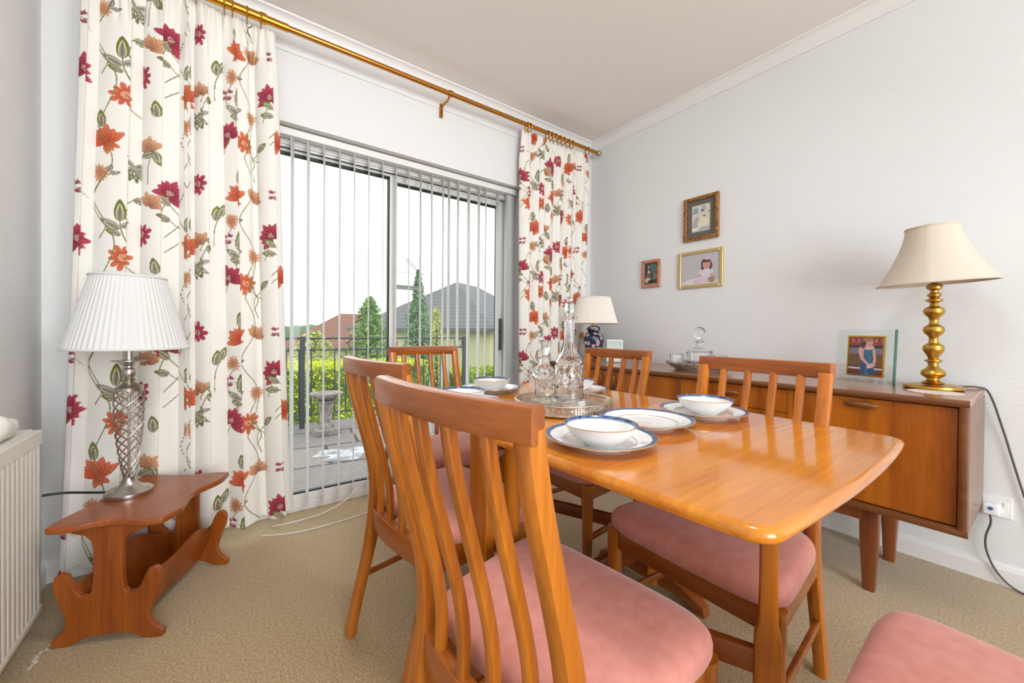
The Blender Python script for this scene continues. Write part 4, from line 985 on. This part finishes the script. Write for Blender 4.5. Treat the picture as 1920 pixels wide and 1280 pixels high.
# framed verse beside the ginger jar
dc = thing('framed_certificate', 'small silver framed sheet of printed lines beside the ginger jar lamp', 'frame', (2.26, 1.83, SZ1), math.radians(-55))
obj('frame_edge', MB().prism([(-.062, .001), (.062, .001), (.062, .172), (-.062, .172)], 0, .008, lambda x, z, h: (x, h + .1 * z, z)), plain('pewter_edge', s2l(140, 148, 150), .35, .6), dc)
nx, nz_ = 80, 110; cv = Pic(.112, .16, nx, nz_, s2l(226, 232, 222))
for k in range(9): cv.rect(.1, .9 - .1 * (k % 3), .88 - k * .085, .893 - k * .085, (140, 146, 140))
cv.ell(.2, .14, .12, .08, (196, 186, 196)); cv.ell(.84, .8, .08, .12, (196, 212, 222))
Xg = np.linspace(-.056, .056, nx)[None, :] + np.zeros((nz_, 1)); Zg = np.linspace(.007, .166, nz_)[:, None] + np.zeros((1, nx))
o = grid_object('print', np.stack([Xg, -.0012 + .1 * Zg, Zg], 2), nx, nz_, cv.img, M['photo'], dc); s = o.modifiers.new('paper', 'SOLIDIFY'); s.thickness = .0008
obj('stand_strut', MB().box((0, .05, .05), (.03, .004, .1), 0, .5), M['black'], dc)

# ginger jar lamp
def jarmat():
    m, n, b = newmat('navy_floral_porcelain'); setp(b, Roughness=.15)
    t = n.nodes.new('ShaderNodeTexCoord'); v = n.nodes.new('ShaderNodeTexVoronoi'); v.inputs['Scale'].default_value = 26
    z = n.nodes.new('ShaderNodeTexNoise'); z.inputs['Scale'].default_value = 38; z.inputs['Detail'].default_value = 3
    r = n.nodes.new('ShaderNodeValToRGB'); e = r.color_ramp.elements; r.color_ramp.interpolation = 'CONSTANT'
    e[0].position = 0; e[0].color = s2l(196, 140, 146); e[1].position = .3; e[1].color = s2l(214, 206, 190)
    a = e.new(.38); a.color = s2l(150, 150, 120); a = e.new(.44); a.color = s2l(36, 46, 78)
    ad = n.nodes.new('ShaderNodeMath'); ad.operation = 'MULTIPLY_ADD'; ad.inputs[1].default_value = .5; 
    n.links.new(t.outputs['Object'], v.inputs['Vector']); n.links.new(t.outputs['Object'], z.inputs['Vector'])
    sb_ = n.nodes.new('ShaderNodeMath'); sb_.operation = 'SUBTRACT'; sb_.inputs[1].default_value = .22
    n.links.new(z.outputs['Fac'], ad.inputs[0]); n.links.new(v.outputs['Distance'], ad.inputs[2]); n.links.new(ad.outputs[0], sb_.inputs[0]); n.links.new(sb_.outputs[0], r.inputs['Fac']); n.links.new(r.outputs['Color'], b.inputs['Base Color'])
    return m
gj = thing('table_lamp', 'navy ginger jar table lamp with ivory pleated shade at the far end of the sideboard', 'lamp', (2.19, 1.97, SZ1 + .0005))
obj('wooden_stand', MB().lathe([(0, 0), (.05, 0), (.052, .006), (.044, .012), (.046, .026), (0, .026)], 32), M['sidedark'], gj, True)
obj('jar_body', MB().lathe([(0, .027), (.04, .027), (.044, .035), (.052, .07), (.066, .11), (.075, .15), (.074, .18), (.062, .205), (.042, .218), (.038, .226), (.048, .23), (.05, .24), (.042, .256), (.02, .266), (0, .268)], 40), jarmat(), gj, True)
obj('brass_stem', MB().tube([(0, 0, .267), (0, 0, .36)], .007, 12), M['brass'], gj, True)
def pleated(r0, r1, z0, z1, n=84, dep=.025):
    mb = MB(); R = []
    for k in range(9):
        t_ = k / 8; r = r0 + (r1 - r0) * t_ - .012 * math.sin(PI * t_) * 0
        R.append([(r * (1 + dep * (i % 2)) * math.cos(PI * i / n), r * (1 + dep * (i % 2)) * math.sin(PI * i / n), z0 + (z1 - z0) * t_) for i in range(2 * n)])
    return mb.rings(R + [[(p[0] * .975, p[1] * .975, p[2]) for p in r] for r in R[::-1]], closed=True)
sh = obj('lamp_shade', pleated(.168, .118, .283, .468), M['shade2'], gj)
for r, z in ((.171, .283), (.121, .468)): obj('shade_trim', MB().tube([(r * math.cos(a), r * math.sin(a), z) for a in [2 * PI * i / 48 for i in range(48)]], .004, 8, True), M['shade2'], sh, True)

# glass set: dish with decanter and small glasses
dx_, dy_ = 2.24, 1.2
ds = thing('glass_dish', 'wide patterned pressed-glass dish on the sideboard holding the round-stoppered decanter', 'dish', (dx_, dy_, SZ1))
obj('dish_body', MB().lathe([(0, .004), (.1, .004), (.1, 0.0005), (.105, .0005), (.112, .01), (.14, .028), (.152, .038), (.15, .042), (.136, .032), (.108, .014), (0, .011)], 64, rf=lambda th, z: 1 + .025 * math.cos(24 * th) * (1 if z > .015 else 0)), mottled('amber_pressed_glass', s2l(150, 132, 108), s2l(226, 222, 214), 60, .1, 4, Transmission_Weight=.5), ds, True)
dd = thing('glass_decanter', 'low clear decanter with big ball stopper standing in the glass dish', 'decanter', (dx_ + .01, dy_ + .005, SZ1 + .0142))
prof = dense([(.0, .0), (.05, .0), (.054, .006), (.054, .03), (.055, .055), (.058, .075), (.055, .086), (.03, .092), (.018, .098), (.014, .112), (.014, .122), (.024, .126), (.024, .131), (.014, .133)], 4)
inner = dense([(.01, .133), (.01, .112), (.014, .096), (.03, .086), (.049, .078), (.047, .05), (.046, .02), (.03, .012), (0, .011)], 4)
dm = MB(); dm.rings(lat(prof, lambda th, z: 1 - (.05 * abs(math.sin(8 * th)) if .01 < z < .08 else 0), 64) + lat(inner, lambda a, z: 1, 64))
obj('decanter_body', dm, M['crystal'], dd, True)
obj('ball_stopper', MB().lathe([(0, .12), (.008, .12), (.009, .134), (.01, .14), (.02, .148), (.026, .16), (.028, .172), (.025, .186), (.015, .196), (0, .199)], 32), M['crystal'], dd, True)
for k, (ax, ay, lab) in enumerate(((-.045, .085, 'small cut-glass tumbler in the dish, left of the ball-stoppered decanter'), (.02, -.085, 'small cut-glass tumbler in the dish, right of the ball-stoppered decanter'))):
    gl = tag(obj('glass_tumbler', MB().rings(lat([(0.0004, 0), (.024, 0), (.026, .01), (.03, .06), (.0305, .061), (.028, .06), (.0235, .014), (.0004, .01)], lambda th, z: 1 - .04 * abs(math.sin(6 * th)), 36)), M['crystal'], None, True), lab, 'glass', 'tumblers in the glass dish')
    gl.location = (dx_ + ax, dy_ + ay, SZ1 + .0142)

for o_ in (ds,): o_.scale = (1.2, 1.2, 1.15)
dd.scale = (1.22, 1.22, 1.2)
for o_ in COL.objects:
    if o_.name.startswith('glass_tumbler'): o_.scale = (1.25, 1.25, 1.25); o_.location.x = dx_ + (o_.location.x - dx_) * 1.3; o_.location.y = dy_ + (o_.location.y - dy_) * 1.25
# ================================================================== LEFT CORNER: radiator, magazine table, lamp
RX0, RX1 = -.535, -.465; RYF = 1.895; RZ0, RZ1 = .098, .68
ra = thing('radiator', 'cream ribbed panel radiator on the left wall', 'radiator', (-.5, 1.2, 0))
O = ra.location; RYN = .55
pm = MB(); pm.box2((RX0 + .02, RYN, RZ0), (RX1 - .012, RYF, RZ1 - .02))
obj('panel', pm, M['rad'], ra, bevel=.004, offs=O)
rb = MB(); y = RYF - .012
while y > RYN + .02:
    rb.bar([(RX1 - .008, y - .012, RZ0 + .025), (RX1 - .008, y - .012, RZ1 - .05)], .0255, .014, (0, 1, 0), .3); y -= .0305
obj('ribs', rb, M['rad'], ra, True, offs=O)
tp = MB(); tp.box2((RX0, RYN, RZ1 - .05), (RX1, RYF, RZ1 - .004)); tp.box2((RX0, RYN, RZ1 - .006), (RX1 - .02, RYF, RZ1)); obj('top_grille', tp, M['rad'], ra, bevel=.006, offs=O, seg=3)
bt = MB(); bt.box2((RX0 + .01, RYN, RZ0), (RX1, RYF, RZ0 + .022)); obj('bottom_rail', bt, M['rad'], ra, bevel=.004, offs=O)
bk = MB()
for yy in (1.75, .75): bk.box2((XL, yy - .015, .2), (RX0 + .03, yy + .015, .62))
obj('wall_bracket', bk, M['rad'], ra, offs=O)
pp = MB().tube([(-.52, 1.87, RZ0 + .02), (-.53, 1.9, .06), (-.53, 1.9, .0)], .009, 10); obj('pipe', pp, M['rad'], ra, True, offs=O)
# cloth on the radiator
cl = MB(); N = 16; R = []
for i in range(N):
    yy = 1.58 + .25 * i / (N - 1); q = math.sin(PI * i / (N - 1)) ** .5; r = .012 + .02 * q
    R.append([(-.505 + .028 * math.cos(a) * q, yy + .006 * math.sin(3 * a), RZ1 + .001 + max(0, r * (1 + math.sin(a)) * (1 + .2 * math.sin(i)))) for a in [2 * PI * k / 14 for k in range(14)]])
cl.rings(R); tag(obj('folded_cloth', cl, plain('white_cloth', s2l(238, 238, 228), .9), None, True), 'white crumpled cloth lying on top of the radiator', 'cloth')

# magazine table
MC = Vector((-.2, 1.905, 0)); Lx = Vector((.433, .902, 0)).normalized(); Sx = Vector((Lx.y, -Lx.x, 0))
mt = thing('magazine_table', 'small mahogany magazine rack table with wavy top under the white pleated lamp', 'side table', MC, math.atan2(Sx.y, Sx.x))
# local: x = S (across), y = L (along)
def loc2(p): r = Vector((p[0], p[1], 0)) - MC; return (r.dot(Sx), r.dot(Lx))
Aa, Bb, Cc, Dd = loc2((-.436, 1.785)), loc2((-.262, 2.2)), loc2((.021, 2.055)), loc2((-.155, 1.672))
def wavy(a, b, amp, n=14, waves=1.0, sgn=1):
    a, b = Vector((a[0], a[1], 0)), Vector((b[0], b[1], 0)); d = b - a; nn = Vector((d.y, -d.x, 0)).normalized(); out = []
    for k in range(n): 
        q = k / n; out.append(a + d * q + nn * sgn * amp * math.sin(PI * q) * math.cos(2 * PI * waves * (q - .5)) * -1)
    return out
ol = wavy(Aa, Dd, .024, 14, 1.0) + wavy(Dd, Cc, .024, 16, 1.2) + wavy(Cc, Bb, .014, 14, 1.0) + wavy(Bb, Aa, .012, 14, 1.0)
obj('table_top', MB().prism([(p.x, p.y) for p in ol], .373, .395), M['mag'], mt, bevel=.006, seg=3)
half = [(0, .026), (.05, .026), (.07, .018), (.095, .006), (.115, 0), (.152, 0), (.154, .022), (.135, .034), (.12, .052), (.113, .075), (.118, .1), (.13, .135), (.142, .165), (.148, .2), (.143, .222), (.128, .232), (.112, .225), (.102, .205), (.09, .175), (.075, .158), (.055, .155), (.045, .17), (.04, .21), (.04, .3), (.046, .328), (.062, .345), (.09, .353), (.105, .36), (.108, .373)]
pan = half + [(-x, z) for x, z in half[:0:-1]]
for yy in (-.165, .235):
    obj('end_panel', MB().prism(pan[::-1], yy - .009, yy + .009, lambda x, z, h: (x - .022, h, z)), M['magz'], mt, bevel=.003)
for sgn in (1, -1):
    sp = []
    n = 18
    for k in range(n + 1):
        y = -.155 + .38 * k / n; sp.append((y, .17 + .035 * math.sin(PI * k / n) * 1.0 + .012 * math.cos(3 * PI * k / n)))
    P = [(-.155, .045)] + [(.225, .045)] + sp[::-1]
    obj('rack_side', MB().prism(P, -.006, .006, lambda y, z, h: (sgn * (.052 + .34 * (z - .045)) + h - .022, y, z)), M['magz'], mt, bevel=.002)
obj('rack_floor', MB().box2((-.075, -.156, .036), (.03, .226, .046)), M['magz'], mt)

mk = MB(); rr2 = random.Random(5)
for i in range(16):
    q = i / 15; cx, cy = -.44 - .02 * q + rr2.uniform(-.006, .006), 1.87 - .113 * q; r0 = rr2.uniform(.002, .005)
    mk.prism([(cx + r0 * rr2.uniform(.6, 1.3) * math.cos(a), cy + 1.4 * r0 * rr2.uniform(.6, 1.3) * math.sin(a)) for a in [2 * PI * k / 9 for k in range(9)]], .0, .0012)
tag(obj('chalky_mark', mk, plain('white_chalk', s2l(226, 222, 214), .95)), 'streak of white chalky marks on the carpet between radiator and magazine table', 'mark', kind='stuff')
# pleated lamp
la = thing('table_lamp', 'brushed metal spiral cage lamp with white pleated shade on the magazine table', 'lamp', (-.277, 1.98, .3955))
obj('lamp_foot', MB().lathe([(0, 0), (.067, 0), (.068, .003), (.067, .014), (.06, .02), (.045, .026), (.03, .034), (.022, .044), (.018, .056), (.018, .064), (0, .064)], 48), M['nickel'], la, True)
cg = MB(); nst = 8
for k in range(nst):
    for sgn in (1,):
        pts = []
        for i in range(49):
            q = i / 48; z = .064 + .318 * q; r = .014 + .027 * math.sin(min(1, q * 1.12) * PI / 2) ** .8; r = r if q < .93 else r - .004 * (q - .93) / .07
            a = 2 * PI * (k / nst + sgn * 1.35 * q); pts.append((r * math.cos(a), r * math.sin(a), z))
        cg.tube(pts, .0026, 8)
obj('spiral_cage', cg, M['nickel'], la, True)
obj('centre_rod', MB().tube([(0, 0, .06), (0, 0, .39)], .004, 10), M['nickel'], la, True)
obj('neck', MB().lathe([(0, .378), (.04, .378), (.041, .39), (.03, .4), (.016, .408), (.016, .414), (.019, .418), (.013, .424), (.018, .432), (.021, .444), (.018, .456), (.01, .462), (.01, .468), (.024, .474), (.03, .482), (.048, .487), (.048, .489), (.012, .491), (.012, .56), (0, .56)], 40), M['nickel'], la, True)
sh = obj('lamp_shade', pleated(.166, .1, .532, .792, 60, .018), M['shade'], la)
for r, z in ((.169, .533), (.102, .791)): obj('shade_trim', MB().tube([(r * math.cos(a), r * math.sin(a), z) for a in [2 * PI * i / 48 for i in range(48)]], .0045, 8, True), M['shade'], sh, True)
cb = spline([(-.05, .03, .006), (-.08, .06, .004), (-.12, .09, .003), (-.17, .11, .008), (-.2, .11, .012), (-.235, .1, .016)], 8)
obj('lamp_cable', MB().tube(cb, .0045, 8), M['black'], la, True)
